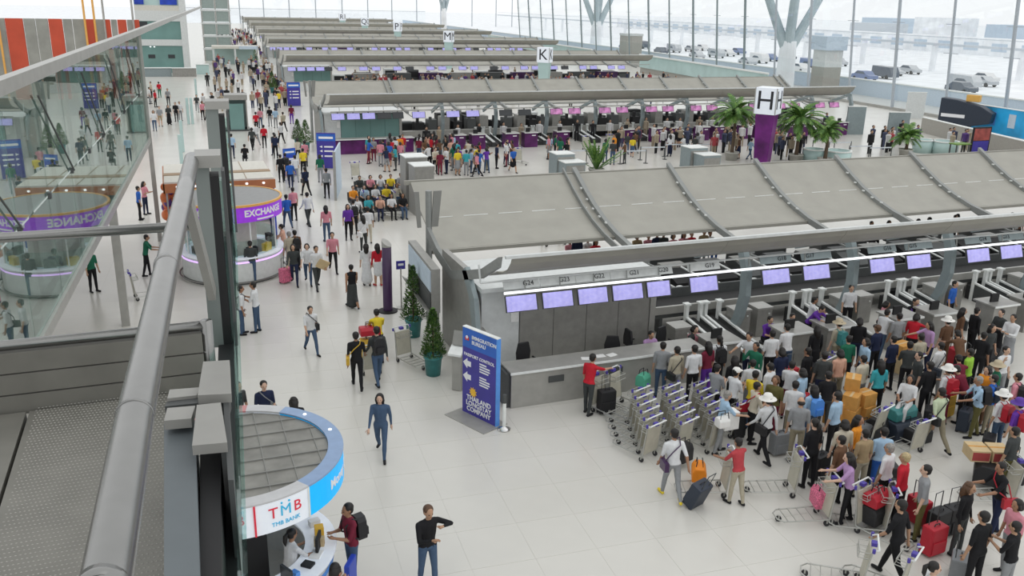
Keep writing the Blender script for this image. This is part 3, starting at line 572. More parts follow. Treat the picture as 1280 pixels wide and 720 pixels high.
def skeleton(ps):
    """segments: (p, q, r0, r1, sx, sy, tagname)"""
    S = []; hz = .91 if not ps.get('sit') else .52; hc = Vector((0, 0, hz)); ln = radians(ps['lean'])
    def up(x, y, z): return rx((x, y, z-.91+hz), hc, ln)      # forward lean moves -y
    for sgn, k in ((1, 'l'), (-1, 'r')):
        hip, kn = ps[k]; h = Vector((sgn*.09, 0, hz)); a = radians(hip); kd = Vector((0, -sin(a), -cos(a))); K = h+kd*.43+Vector((sgn*.012, 0, 0))
        a2 = radians(hip-kn); ad = Vector((0, -sin(a2), -cos(a2))); An = K+ad*.41
        S += [(h, K, .092, .06, 1, 1, 'thigh'), (K, K+ad*.18, .058, .058, 1, 1, 'calf'), (K+ad*.18, An, .056, .04, 1, 1, 'shin')]
        fa = Vector((sgn*.03, -.15, -.035 if abs(a2) < .5 else -.02)); S += [(An+Vector((0, .03, -.03)), An+fa, .042, .036, 1, 1, 'shoe')]
    S += [(Vector((-.06, .01, hz+.02)), Vector((.06, .01, hz+.02)), .115, .115, 1, .95, 'pelvis')]
    S += [(up(0, .01, .98), up(0, 0, 1.16), .125, .13, 1.15, .82, 'waist'), (up(0, 0, 1.16), up(0, .0, 1.34), .13, .14, 1.22, .82, 'chest'), (up(-.13, .01, 1.385), up(.13, .01, 1.385), .07, .07, 1, 1, 'chest')]
    S += [(up(0, .012, 1.40), up(0, -.012, 1.53), .052, .05, 1, 1, 'neck')]
    hd = up(0, -.02, 1.615); S += [(up(0, -.012, 1.60), up(0, -.018, 1.645), .086, .082, .9, 1.08, 'head'), (up(0, -.05, 1.55), up(0, -.045, 1.58), .05, .06, .95, 1, 'head'), (up(0, -.122, 1.585), up(0, -.112, 1.625), .016, .010, 1, 1, 'head')]
    for s in (-1, 1): S += [(up(s*.082, .0, 1.60), up(s*.084, .0, 1.63), .018, .02, .6, 1, 'head')]
    H = []
    for sgn, k in ((1, 'la'), (-1, 'ra')):
        fwd, out, el, inn = ps[k]; sh = up(sgn*.185, .01, 1.385); a = radians(fwd); o = radians(out)
        d1 = Vector((sgn*sin(o), -sin(a)*cos(o), -cos(a)*cos(o))); E = sh+d1*.29
        a2 = radians(fwd+el); i2 = radians(inn); d2 = Vector((-sgn*sin(i2)+sgn*sin(o)*.4, -sin(a2)*cos(i2), -cos(a2)*cos(i2))).normalized(); Wr = E+d2*.25
        S += [(sh, sh+d1*.16, .056, .05, 1, 1, 'sleeve'), (sh+d1*.16, E, .05, .042, 1, 1, 'uparm'), (E, Wr, .042, .028, 1, 1, 'forearm'), (Wr, Wr+d2*.085, .028, .034, 1, 1, 'hand')]
        H.append((Wr+d2*.085, d2, sgn))
    return S, H, hd, ln, up
BODY = {}
DRESS = {   # which segments take which material (0 skin 1 top 2 bottom 3 shoes)
 'short': dict(sleeve=1, uparm=1, forearm=0), 'tank': dict(sleeve=0, uparm=0, forearm=0), 'long': dict(sleeve=1, uparm=1, forearm=1)}
LEG = {'trousers': dict(thigh=2, calf=2, shin=2), 'shorts': dict(thigh=2, calf=0, shin=0), 'skirt': dict(thigh=2, calf=0, shin=0), 'dress': dict(thigh=2, calf=2, shin=0)}
RAW = {}
def raw_body(pose, leg):
    sk = 'skirt' if leg in ('skirt', 'dress') else 'n'; key = (pose, leg if sk != 'n' else 'n')
    if key in RAW: return RAW[key]
    S, H, hd, ln, up = skeleton(POSES[pose]); b = MB(); S = list(S)
    if sk != 'n' and not POSES[pose].get('sit'):
        S.append((Vector((0, .01, .93)), Vector((0, 0, .55 if leg == 'skirt' else .26)), .13, .16 if leg == 'skirt' else .2, 1.15, .95, 'skirt'))
    for p, q, r0, r1, sx, sy, nm in S: capsule(b, p, q, r0, r1, sx, sy)
    me = b.mesh('raw', []) if False else None
    me = bpy.data.meshes.new('raw'); me.from_pydata(b.v, [], b.f); o = bpy.data.objects.new('raw', me); COL.objects.link(o)
    md = o.modifiers.new('r', 'REMESH'); md.mode = 'VOXEL'; md.voxel_size = .017
    md = o.modifiers.new('s', 'SMOOTH'); md.iterations = 3; md.factor = .5
    md = o.modifiers.new('d', 'DECIMATE'); md.ratio = .30
    dg = bpy.context.evaluated_depsgraph_get(); me2 = bpy.data.meshes.new_from_object(o.evaluated_get(dg)); bpy.data.objects.remove(o)
    n = len(me2.vertices); co = np.empty(n*3); me2.vertices.foreach_get('co', co); co = co.reshape(-1, 3); faces = [tuple(p.vertices) for p in me2.polygons]
    cen = np.array([co[list(f)].mean(0) for f in faces]); best = np.full(len(cen), 1e9); seg = np.zeros(len(cen), int)
    for i, (p, q, r0, r1, sx, sy, nm) in enumerate(S):
        P = np.array(p); D = np.array(q)-P; LL = (D@D)+1e-9; t = np.clip(((cen-P)@D)/LL, 0, 1); c = P+t[:, None]*D; r = (r0+(r1-r0)*t)*((sx+sy)/2); ds = np.linalg.norm(cen-c, axis=1)-r
        m = ds < best; best[m] = ds[m]; seg[m] = i
    RAW[key] = (co, faces, [S[i][6] for i in seg], H, hd, ln, cen); return RAW[key]
def body_mesh(pose, sleeve, leg):
    key = (pose, sleeve, leg)
    if key in BODY: return BODY[key]
    co, faces, segn, H, hd, ln, cen = raw_body(pose, leg)
    mp = dict(pelvis=2, waist=1, chest=1, neck=0, head=0, hand=0, shoe=3, skirt=2); mp.update(DRESS[sleeve]); mp.update(LEG[leg])
    sit = POSES[pose].get('sit'); hz = .52 if sit else .91
    co = co.copy(); co[:, 2] -= co[:, 2].min()*(1 if not sit else 1)
    dz = -raw_body(pose, leg)[0][:, 2].min(); H = [(P+Vector((0, 0, dz)), d, s_) for P, d, s_ in H]; hd = hd+Vector((0, 0, dz))
    b = MB(); b.v = [tuple(c) for c in co]; b.f = list(faces); b.m = []
    hem = hz+(.02 if leg in ('trousers', 'shorts') and not sit else .10)
    for s_, c_ in zip(segn, cen):
        m_ = mp[s_]
        if s_ in ('pelvis', 'waist', 'chest', 'thigh', 'skirt') and not (sit and s_ == 'thigh'): m_ = 1 if c_[2]+c_[1]*math.tan(-ln)*.6 > hem else (2 if s_ != 'thigh' or leg != 'shorts' else mp[s_])
        if leg == 'shorts' and s_ in ('thigh', 'calf', 'shin') and not sit: m_ = 2 if c_[2] > .50 else 0
        b.m.append(m_)
    for P, d, sgn in H:                                   # five fingers on each hand
        side = Vector((0, 0, 1)).cross(d); side = side.normalized() if side.length > .1 else Vector((0, 1, 0)); side = Vector((0, 1, 0)) if abs(d.z) > .8 else side
        nrm = d.cross(side).normalized()
        for k, (off, ln_) in enumerate(((-.026, .075), (-.009, .085), (.009, .08), (.026, .062))):
            p0 = P+side*off-d*.01; p1 = p0+d*ln_*.55; p2 = p1+(d*.8+nrm*.5*sgn).normalized()*ln_*.45; b.tube([p0, p1, p2], [.010, .009, .006], 5)
        p0 = P-d*.05-side*.03; b.tube([p0, p0-side*.03+d*.03, p0-side*.035+d*.06], [.012, .011, .008], 5)
    for s in (-1, 1):
        c = hd+Vector((s*.033, 0, 0))+Vector((0, -.078*cos(ln)-.0*sin(ln), -.078*sin(ln)*1.0)); b.ell(c, (.013, .012, .008), 6, 4, 4)
    c = hd+Vector((0, -.082, -.055)); b.ell(c, (.022, .012, .006), 6, 4, 5)
    me = b.mesh('person', ['p_skin', 'p_top', 'p_bottom', 'p_shoes', 'p_eyes', 'p_lips'], True)
    BODY[key] = (me, hd.copy(), ln); return BODY[key]
HAIR = {}
def hair_mesh(kind, m):
    if (kind, m) in HAIR: return HAIR[(kind, m)]
    b = MB()
    if kind != 'bald': b.ell((0, .036, .042), (.093, .098, .088), 14, 10)
    else: b.ell((0, .045, -.02), (.092, .085, .06), 14, 8)
    if kind == 'short': b.ell((0, .05, -.01), (.085, .075, .085), 12, 8)
    if kind in ('long', 'bob'):
        z = -.28 if kind == 'long' else -.12; b.tube([(0, .04, .04), (0, .07, -.05), (0, .095, z*.7), (0, .1, z)], [.098, .10, .095, .06], 12)
        for s in (-1, 1): b.tube([(s*.07, .01, .04), (s*.088, .015, -.05), (s*.08, .02, max(z*.55, -.14))], [.035, .03, .015], 8)
    if kind == 'tail': b.ell((0, .045, 0), (.086, .08, .08), 12, 8); b.tube([(0, .12, .05), (0, .17, .0), (0, .17, -.12), (0, .15, -.2)], [.03, .045, .04, .012], 8)
    if kind == 'bun': b.ell((0, .045, 0), (.086, .08, .08), 12, 8); b.ell((0, .12, .07), (.05, .05, .05), 10, 7)
    HAIR[(kind, m)] = b.mesh('hair', m, True); return HAIR[(kind, m)]
def hat_mesh(kind, m):
    if (kind, m) in HAIR: return HAIR[(kind, m)]
    b = MB()
    if kind == 'sunhat': b.lathe([(.21, .03), (.20, .045), (.118, .06), (.112, .12), (.085, .165), (.0, .175)], (0, .01, 0), 20); b.lathe([(.21, .03), (.1, .04), (0.0, .045)], (0, .01, 0), 20)
    else: b.lathe([(.108, .03), (.108, .08), (.085, .13), (0, .145)], (0, .012, 0), 16); b.lathe([(.108, .03), (0, .035)], (0, .012, 0), 16); b.prism([(-.07, -.08), (.07, -.08), (.06, -.17), (.03, -.195), (-.03, -.195), (-.06, -.17)], 'z', .035, .05)
    HAIR[(kind, m)] = b.mesh('hat', m, True); return HAIR[(kind, m)]
BAGM = {}
def bag_mesh(kind, m):
    if (kind, m) in BAGM: return BAGM[(kind, m)]
    b = MB()
    if kind == 'backpack':
        b.prism([(-.13, 0), (.13, 0), (.15, .06), (.14, .36), (.08, .44), (-.08, .44), (-.14, .36), (-.15, .06)], 'y', .10, .27); b.prism([(-.1, .04), (.1, .04), (.1, .2), (-.1, .2)], 'y', .27, .32)
        for s in (-1, 1): b.tube([(s*.09, .13, .40), (s*.1, .02, .47), (s*.1, -.125, .36), (s*.11, -.11, .15), (s*.13, .1, .04)], .016, 6)
    else:
        b.prism([(-.06, 0), (.26, 0), (.27, .2), (-.05, .22)], 'x', .19, .29)
        b.tube([(.24, .05, .2), (.17, -.12, .35), (-.02, -.135, .55), (-.13, -.03, .68), (-.1, .12, .55), (.08, .14, .4), (.24, .12, .2)], .014, 6)
    BAGM[(kind, m)] = b.mesh(kind, m); return BAGM[(kind, m)]
C_ = dict(white=(.66,.67,.68), cream=(.55,.5,.4), grey=(.27,.28,.29), black=(.014,.014,.016), navy=(.018,.025,.06), blue=(.03,.12,.45), denim=(.06,.10,.17), lightblue=(.35,.5,.65), red=(.5,.02,.035), pink=(.62,.25,.30), peach=(.65,.38,.28), purple=(.13,.04,.33), lilac=(.45,.28,.5), yellow=(.72,.55,.04), lime=(.3,.55,.06), olive=(.12,.11,.04), green=(.02,.14,.08), teal=(.05,.35,.4), brown=(.13,.07,.04), tan=(.35,.26,.15), beige=(.42,.38,.29), khaki=(.27,.24,.17), orange=(.75,.28,.03), maroon=(.17,.02,.04), charcoal=(.05,.055,.055), palegreen=(.5,.58,.4), stripered=(.45,.06,.07))
NAMES_C = dict(lightblue='light blue', palegreen='pale green', stripered='red striped')
SKIN = [(.42,.25,.16), (.50,.31,.21), (.33,.18,.11), (.58,.38,.28)]
GAR = {'short': 'short-sleeved top', 'long': 'long-sleeved top', 'tank': 'sleeveless top'}
HN_ = {'short': '', 'long': 'long-haired ', 'bob': 'bob-haired ', 'tail': 'ponytailed ', 'bun': '', 'bald': 'balding '}
ACT = {'stand': 'standing', 'walk': 'walking', 'stride': 'walking', 'push': 'with arms forward', 'hold': 'holding something', 'reach': 'reaching out', 'phone': 'with a hand at the face', 'pull': 'walking', 'scratch': 'rubbing one elbow', 'bend': 'bending forward', 'sit': 'seated', 'type': 'seated'}
USED = {}
NP = 0
def person(x, y, z=0.0, face=0, pose='stand', top='white', bot='black', hair='short', hc='hair_black', sl='short', leg='trousers', shoes='black', hat=None, bag=None, h=1.68, place='', sk=None):
    global NP; NP += 1
    me, hd, ln = body_mesh(pose, sl, leg); s = h/1.745
    o = link('person', me, None, (x, y, z), radians(face)); o.scale = (s, s, s)
    rnd = random.Random(NP); 
    o['skin_c'] = sk or rnd.choice(SKIN); o['top_c'] = C_[top]; o['bottom_c'] = C_[bot]; o['shoes_c'] = C_[shoes] if shoes in C_ else shoes
    hm, hk = (hat_mesh(*hat) if hat else None), hair_mesh(hair, hc)
    c = link('hair', hk, o, hd, (ln, 0, 0))
    if hat: link('hat', hm, o, hd+Vector((0, 0, .0)), (ln, 0, 0))
    if bag: link({'backpack': 'backpack', 'satchel': 'shoulder_bag'}[bag[0]], bag_mesh(*bag), o, (0, 0, (.98 if bag[0] == 'backpack' else .80)-(.39 if POSES[pose].get('sit') else 0)), (ln*.7, 0, 0))
    n = lambda c: NAMES_C.get(c, c)
    lw = {'trousers': 'trousers', 'shorts': 'shorts', 'skirt': 'skirt', 'dress': 'long skirt'}[leg]
    lab = '%sperson in %s %s, %s %s' % (HN_[hair], n(top), GAR[sl], n(bot), lw)
    if hat: lab += ', ' + {'sunhat': 'sun hat', 'cap': 'cap'}[hat[0]]
    if bag: lab += ', ' + {'backpack': 'backpack', 'satchel': 'shoulder bag'}[bag[0]]
    lab += ', ' + ACT[pose] + (' ' + place if place else '')
    w = lab.split()
    if len(w) > 16: lab = ' '.join(w[:16])
    if lab in USED:
        USED[lab].append(o)
    else: USED[lab] = [o]
    o['label'] = lab; o['category'] = 'person'; return o
def at_feet(px, py): p = G(px, py); return p.x, p.y
def at_head(px, py, h=1.68): p = G(px, py, h*.945); return p.x, p.y
def finish_people():
    for lab, os_ in USED.items():
        if len(os_) > 1:
            for o in os_: o['group'] = 'people ' + ' '.join(lab.split(', ')[0].split()[:6])
# ---------------------------------------------------------------- luggage trolleys
def make_trolley():
    t = thing('luggage_trolley', 'steel luggage trolley', 'trolley')
    b = MB()                                   # forward is -y; handle at +y
    for s in (-1, 1):
        b.tube([(s*.27, .42, .16), (s*.24, -.55, .13), (s*.12, -.66, .13)], .016, 6)
    b.tube([(-.12, -.66, .13), (.12, -.66, .13)], .016, 6)
    for y in (.3, .1, -.1, -.3, -.48): b.tube([(-.25, y, .15), (.25, y, .15)], .010, 5)
    b.build('platform', 'trolley_steel', t)
    for s in (-1, 1):
        b = MB(); b.tube([(s*.27, .42, .12), (s*.27, .46, .55), (s*.26, .52, .98)], .017, 6); b.build('upright', 'trolley_steel', t)
    b = MB(); b.tube([(-.28, .52, 1.0), (-.28, .62, 1.03), (.28, .62, 1.03), (.28, .52, 1.0)], .018, 8); hd_ = b.build('handle', 'white_trim', t)
    for s in (-1, 1): b = MB(); b.tube([(s*.30, .53, .97), (s*.30, .53, 1.05)], .03, 8); b.build('handle_end', 'handle_purple', hd_)
    b = MB(); b.prism([(.40, .2), (.43, .2), (.52, .92), (.49, .92)], 'x', -.24, .24); b.build('advert_panel', 'trolley_panel', t)
    bk = MB()
    for y0, z in ((.28, .78), (.30, .9)): bk.tube([(-.22, .47, z), (-.22, y0, z), (.22, y0, z), (.22, .47, z)], .009, 5)
    for x in (-.2, -.1, 0, .1, .2): bk.tube([(x, .46, .75), (x, .29, .77), (x, .30, .9)], .007, 4)
    bk.build('basket', 'trolley_steel', t)
    b = MB(); b.box((-.06, .5, .96), (.06, .6, 1.03)); b.build('brake_lever', 'handle_purple', t)
    for x, y in ((-.25, .38), (.25, .38), (0, -.58)):
        b = MB(); b.tube([(x-.02, y, .065), (x+.02, y, .065)], .065, 12); wm_ = b
        b = MB(); b.bar((x, y, .065), (x, y, .15), .05, .03); fk_ = b.build('fork', 'trolley_steel', t); wm_.build('wheel', 'rubber', fk_)
    return t
TR0 = make_trolley(); tr_used = [False]
def trolley(x, y, face, label, grp='luggage trolleys', z=0):
    o = TR0 if not tr_used[0] else copy_tree(TR0); tr_used[0] = True
    o.location = (x, y, z); o.rotation_euler = (0, 0, radians(face)); tag(o, label, 'trolley', grp); return o
# ---------------------------------------------------------------- luggage
LUG = {}
def suitcase(x, y, face, m, label, h=.62, tilt=0, handle=True, grp=None, z=0):
    t = thing('suitcase', label, 'suitcase', (x, y, z), (radians(tilt), 0, radians(face)), grp)
    if ('s', m, h) not in LUG:
        b = MB(); b.box((-.23, -.14, .05), (.23, .14, h)); me = b.mesh('shell', m); bevel_mesh(me, .035)
        b = MB(); b.box((-.19, -.165, .1), (.19, -.13, h*.55)); pm = b.mesh('pocket', m); bevel_mesh(pm, .012)
        b = MB(); b.tube([(-.12, .08, h-.02), (-.12, .08, h+.38), (.12, .08, h+.38), (.12, .08, h-.02)], .012, 6); hm = b.mesh('pull_handle', 'dark_metal')
        b = MB(); b.tube([(-.08, -.02, h-.01), (-.06, -.02, h+.04), (.06, -.02, h+.04), (.08, -.02, h-.01)], .012, 6); gm = b.mesh('grip', 'rubber')
        wm = MB().tube([(-.02, 0, 0), (.02, 0, 0)], .04, 10).mesh('wheel', 'rubber')
        LUG[('s', m, h)] = (me, pm, hm, gm, wm)
    me, pm, hm, gm, wm = LUG[('s', m, h)]
    sh_ = link('shell', me, t); link('pocket', pm, sh_); link('grip', gm, sh_)
    if handle: link('pull_handle', hm, t)
    for s in (-1, 1): link('wheel', wm, t, (s*.19, .1, .04))
    return t
def carton(x, y, z, face, m, label, d=(.45, .35, .35), grp='cartons', name='cardboard_box'):
    t = thing(name, label, 'box', (x, y, z), radians(face), grp)
    b = MB(); b.box((-d[0]/2, -d[1]/2, 0), (d[0]/2, d[1]/2, d[2])); bb_ = b.build('box_body', m, t, bevel=.012)
    b = MB(); b.box((-d[0]/2, -.03, d[2]), (d[0]/2, .03, d[2]+.004)); b.build('tape', 'carton_pale' if m != 'carton_pale' else 'carton', bb_)
    return t
def holdall(x, y, z, face, m, label, d=(.55, .3, .28), grp=None):
    t = thing('holdall', label, 'bag', (x, y, z), radians(face), grp)
    b = MB(); b.prism([(-d[1]/2, 0), (d[1]/2, 0), (d[1]/2, d[2]*.7), (d[1]*.3, d[2]), (-d[1]*.3, d[2]), (-d[1]/2, d[2]*.7)], 'x', -d[0]/2, d[0]/2); b.build('bag_body', m, t, bevel=.03)
    for s in (-1, 1): b = MB(); b.tube([(-.12, s*.09, d[2]*.7), (-.1, s*.06, d[2]+.12), (.1, s*.06, d[2]+.12), (.12, s*.09, d[2]*.7)], .013, 6); b.build('carry_strap', 'rubber', t)
    return t
# ---------------------------------------------------------------- plants
def leafcard(b, p, d, L, w, mi=0):
    d = Vector(d).normalized(); s = d.cross(Vector((0, 0, 1))); s = s.normalized() if s.length > .05 else Vector((1, 0, 0)); n = s.cross(d); p = Vector(p)
    b.add([p, p+d*L*.5+s*w*.5+n*w*.15, p+d*L, p+d*L*.5-s*w*.5+n*w*.15], [(0, 1, 2, 3)], mi)
def pot(t, r, h, m='teal_pot'):
    b = MB(); b.lathe([(0, 0), (r*.78, 0), (r*.95, h*.85), (r*1.04, h*.86), (r*1.04, h), (r*.9, h), (r*.88, h*.9), (0, h*.9)], n=24); b.build('pot', m, t, True)
def cone_tree(x, y, h, r, label, seed, grp='potted cone shrubs'):
    t = thing('potted_shrub', label, 'plant', (x, y, 0), 0, grp); pot(t, .27, .62)
    rn = random.Random(seed); b = MB(); h0 = .6
    for i in range(1500):
        u = rn.random()**1.5; z = h0+u*(h-h0); rr = r*(1-u)**.75*(.55+.45*rn.random()); a = rn.random()*2*pi
        leafcard(b, (rr*cos(a), rr*sin(a), z), (cos(a), sin(a), .5+rn.random()*.8), .10, .05, rn.choice((0, 0, 1, 2)))
    b.build('foliage', ['leaf', 'leaf_light', 'leaf_dark'], t)
    b = MB(); b.tube([(0, 0, .5), (0, 0, h*.85)], [.03, .012], 6); b.build('stem', 'bark', t)
def palm(x, y, h, r, label, seed, grp='palms in the hall', n=26, trunk=True, up=.55):
    t = thing('palm', label, 'plant', (x, y, 0), 0, grp); rn = random.Random(seed); pot(t, .5, .6, 'concrete')
    z0 = h*up if trunk else .55
    if trunk: b = MB(); b.tube([(0, 0, .5), (.03, 0, h*.4), (0, 0, z0+.05)], [.14, .11, .08], 8); b.build('trunk', 'bark', t)
    for i in range(n):
        a = i*2.4+rn.random()*.4; el = rn.uniform(-.1, 1.25) if trunk else rn.uniform(.5, 1.4); b = MB(); p = Vector((0, 0, z0+rn.uniform(-.15, .1))); d = Vector((cos(a)*cos(el), sin(a)*cos(el), sin(el))); L = r*rn.uniform(.75, 1.1) if trunk else h*rn.uniform(.55, .85)
        for k in range(10):
            q = p+d*L/10; s = d.cross(Vector((0, 0, 1))).normalized(); w = (.30 if trunk else .12)*sin(pi*(k+1.2)/11.5)+.03
            for sg in (-1, 1): b.add([p, q, q+s*sg*w+d*w*.7-Vector((0, 0, w*.35)), p+s*sg*w*.55+d*w*.5-Vector((0, 0, w*.2))], [(0, 1, 2, 3)], rn.choice((0, 0, 1)))
            p = q; d = (d+Vector((0, 0, -.16 if trunk else -.03))).normalized()
        b.build('frond', ['leaf', 'leaf_light'], t)
# ---------------------------------------------------------------- round kiosks
def drum(t, name, r0, r1, z0, z1, m, n=64, a0=0, a1=2*pi):
    b = MB(); b.lathe([(r0, z0), (r1, z0), (r1, z1), (r0, z1), (r0, z0)], n=n, a0=a0, a1=a1)
    return b.build(name, m, t)
def disc(t, name, r, z0, z1, m, n=64):
    b = MB(); b.lathe([(0, z0), (r, z0), (r, z1), (0, z1)], n=n); return b.build(name, m, t)
# bank kiosk in the foreground
KX, KY, KR = .5, 14.25, 1.84
k1 = thing('bank_kiosk', 'round money-exchange kiosk with grey ceiling disc and blue and white sign band', 'kiosk', (KX, KY, 0))
disc(k1, 'roof_disc', KR-.24, 2.90, 2.93, 'kiosk_roof')
for k in range(-3, 4):
    y = k*.46+.12; hw = sqrt(max(.01, (KR-.27)**2-y*y)); b = MB(); b.box((-hw, y-.012, 2.931), (hw, y+.012, 2.955)); b.build('roof_joint', 'canopy_dark', k1)
    x = k*.46; hw = sqrt(max(.01, (KR-.27)**2-x*x)); b = MB(); b.box((x-.008, -hw, 2.931), (x+.008, hw, 2.945)); b.build('roof_joint', 'canopy_dark', k1)
A = radians
segs = [(-68, 62, 'cyan_band', 'rim_blue'), (62, 82, 'cyan_band', 'rim_grey'), (82, 125, 'band_white', 'rim_red'), (125, 225, 'band_white', 'rim_grey'), (225, 292, 'band_white', 'rim_grey')]
segs = [(-56, 55, 'cyan_band', 'rim_blue'), (55, 78, 'band_white', 'rim_grey'), (78, 120, 'band_white', 'rim_red'), (120, 235, 'band_white', 'rim_grey'), (235, 304, 'band_white', 'rim_grey')]
for a0, a1, m, rm in segs:
    drum(k1, 'sign_band', KR-.22, KR, 2.42, 2.955, m, 24, A(a0), A(a1)); drum(k1, 'rim', KR-.25, KR+.012, 2.956, 2.985, rm, 24, A(a0), A(a1))
for a in (-56, 275): 
    b = MB(); b.bar((KR*cos(A(a))*1.004, KR*sin(A(a))*1.004, 2.42), (KR*cos(A(a))*1.004, KR*sin(A(a))*1.004, 2.96), .03, .03); b.build('band_divider', 'white_trim' if a < 0 else 'red_print', k1)
for a in (10, 38, 95): b = MB(); b.ell(((KR-.12)*cos(A(a)), (KR-.12)*sin(A(a)), 2.99), (.035, .035, .02), 10, 6); b.build('rim_lamp', 'light_white', k1)
arc_text('bank_letter', 'T', .26, 'red_print', k1, KR, 2.74, A(284)); arc_text('bank_letter', 'M', .26, 'cyan_print', k1, KR, 2.74, A(290.5)); arc_text('bank_letter', 'B', .26, 'red_print', k1, KR, 2.74, A(297))
arc_text('bank_name', 'TMB BANK', .10, 'cyan_print', k1, KR, 2.54, A(290.5))
for da in (-2.0, 2.0):
    b = MB(); a = A(290.5+da); b.ell((KR*cos(a), KR*sin(a), 2.885), (.02, .02, .02), 8, 6); b.build('logo_dot', 'cyan_print', k1)
arc_text('bank_letter', 'T', .26, 'red_print', k1, KR, 2.74, A(255)); arc_text('bank_letter', 'M', .26, 'cyan_print', k1, KR, 2.74, A(261.5)); arc_text('bank_letter', 'B', .26, 'red_print', k1, KR, 2.74, A(268)); arc_text('bank_name', 'TMB BANK', .10, 'cyan_print', k1, KR, 2.54, A(261.5))
arc_text('band_lettering', 'Money Exchange', .24, 'white_print', k1, KR, 2.68, A(-13), bold=.006)
for a in (30, 110, 190, 250): b = MB(); b.tube([(1.45*cos(A(a)), 1.45*sin(A(a)), 0), (1.45*cos(A(a)), 1.45*sin(A(a)), 2.45)], .05, 10); b.build('post', 'dark_metal', k1)
drum(k1, 'counter_front', 1.5, 1.58, 0, 1.02, 'white_wall', 40, A(-75), A(200)); drum(k1, 'counter_top', 1.1, 1.66, 1.02, 1.06, 'band_white', 40, A(-75), A(200)); drum(k1, 'glow_strip', 1.585, 1.6, .78, .86, 'sign_edge', 40, A(-75), A(200))
for i, (x, y, dx, dy, dz, m) in enumerate(((.5, -.95, .3, .05, .26, 'screen_off'), (.85, -.3, .05, .34, .28, 'black'), (.98, -.85, .2, .16, .05, 'black'), (.72, -1.02, .14, .1, .09, 'sign_edge'), (1.3, -.35, .18, .12, .16, 'carton_pale'), (1.3, -.05, .16, .16, .2, 'yellow_print'), (1.28, .3, .2, .14, .12, 'paper'), (.15, -1.2, .22, .16, .02, 'paper'), (.42, -1.3, .2, .3, .015, 'paper'), (1.2, -.62, .2, .26, .02, 'paper'))):
    nm = ['monitor', 'monitor', 'telephone', 'leaflet_holder', 'leaflet_box', 'leaflet_box', 'paper_stack', 'paper_stack', 'paper_stack', 'paper_stack'][i]
    b = MB(); b.box((-dx/2, -dy/2, 0), (dx/2, dy/2, dz)); 
    ang = math.atan2(y, x); rr = 1.36
    tag(b.build(nm, m, None, loc=(KX+rr*cos(ang), KY+rr*sin(ang), 1.06), rot=ang, bevel=.006), ['dark monitor beside the clerk on the bank kiosk counter', 'black monitor back on the bank kiosk counter', 'black telephone on the bank kiosk counter', 'blue leaflet holder on the bank kiosk counter', 'tan leaflet box on the bank kiosk counter', 'yellow leaflet box on the bank kiosk counter', 'white paper stack at the outer bank kiosk counter', 'white paper sheet stack near the bank kiosk keyboard', 'thin white paper pile at the bank kiosk counter end', 'white form pad beside the telephone on the bank kiosk'][i], nm.split('_')[0])
b = MB(); b.box((-.5, -.3, 0), (.5, .3, 2.0)); tag(b.build('safe_cabinet', 'black', None, loc=(KX-.15, KY-.35, 0), rot=.3, bevel=.02), 'black back cabinet inside the bank kiosk', 'cabinet')
b = MB(); b.box((-.04, -.04, 0), (.04, .04, 2.4)); b.build('yellow_post', 'orange_trim', k1, loc=(-.25, -1.2, 0))
b = MB(); b.box((-.2, -.05, 0), (.2, .05, .9)); tag(b.build('blue_stand', 'blue_board', None, loc=(KX+1.78, KY-.75, 0), rot=A(60), bevel=.02), 'blue stand against the bank kiosk counter', 'stand')
# exchange kiosk
EX, EY, ER = 1.85, 35.2, 1.98
k2 = thing('exchange_kiosk', 'round white exchange kiosk with grey roof and purple sign band', 'kiosk', (EX, EY, 0))
disc(k2, 'roof_disc', ER-.02, 2.98, 3.06, 'kiosk_top'); drum(k2, 'roof_trim', ER-.05, ER+.03, 3.0, 3.08, 'orange_trim'); drum(k2, 'sign_band', ER-.2, ER, 2.42, 3.0, 'purple_bright')
arc_text('band_lettering', 'EXCHANGE', .34, 'white_print', k2, ER, 2.74, A(-52), bold=.012); drum(k2, 'band_subline', ER, ER+.01, 2.47, 2.53, 'white_print', 12, A(-64), A(-40)); arc_text('band_lettering', 'EXCHANGE', .40, 'white_print', k2, ER, 2.74, A(-130), bold=.014)
drum(k2, 'counter_front', 1.80, 1.90, .12, 1.0, 'white_wall'); drum(k2, 'counter_top', 1.5, 1.97, 1.0, 1.05, 'band_white'); drum(k2, 'glow_strip', 1.905, 1.92, .84, .9, 'lilac_glow'); drum(k2, 'plinth', 1.7, 1.9, 0, .12, 'dark_metal'); drum(k2, 'foot_rail', 2.0, 2.05, .1, .15, 'rail_steel')
for k in range(8): a = A(45*k+20); b = MB(); b.tube([(1.75*cos(a), 1.75*sin(a), 1.05), (1.75*cos(a), 1.75*sin(a), 2.45)], .03, 8); b.build('post', 'white_trim', k2)
drum(k2, 'inner_screen', .9, .95, 0, 2.42, 'booth_cream'); drum(k2, 'glass_screen', 1.72, 1.73, 1.05, 1.65, 'glass_clear')
for k in range(7):
    a = A(-150+k*28); b = MB(); b.box((-.2, -.1, 0), (.2, .1, .3)); tag(b.build('cash_terminal', ['black', 'yellow_print', 'dark_metal'][k % 3], None, loc=(EX+1.55*cos(a), EY+1.55*sin(a), 1.05), rot=a+pi/2, bevel=.01), '%s cash terminal behind the glass of the purple exchange kiosk' % ['black', 'yellow', 'dark grey'][k % 3], 'terminal', 'cash terminals in the exchange kiosk')
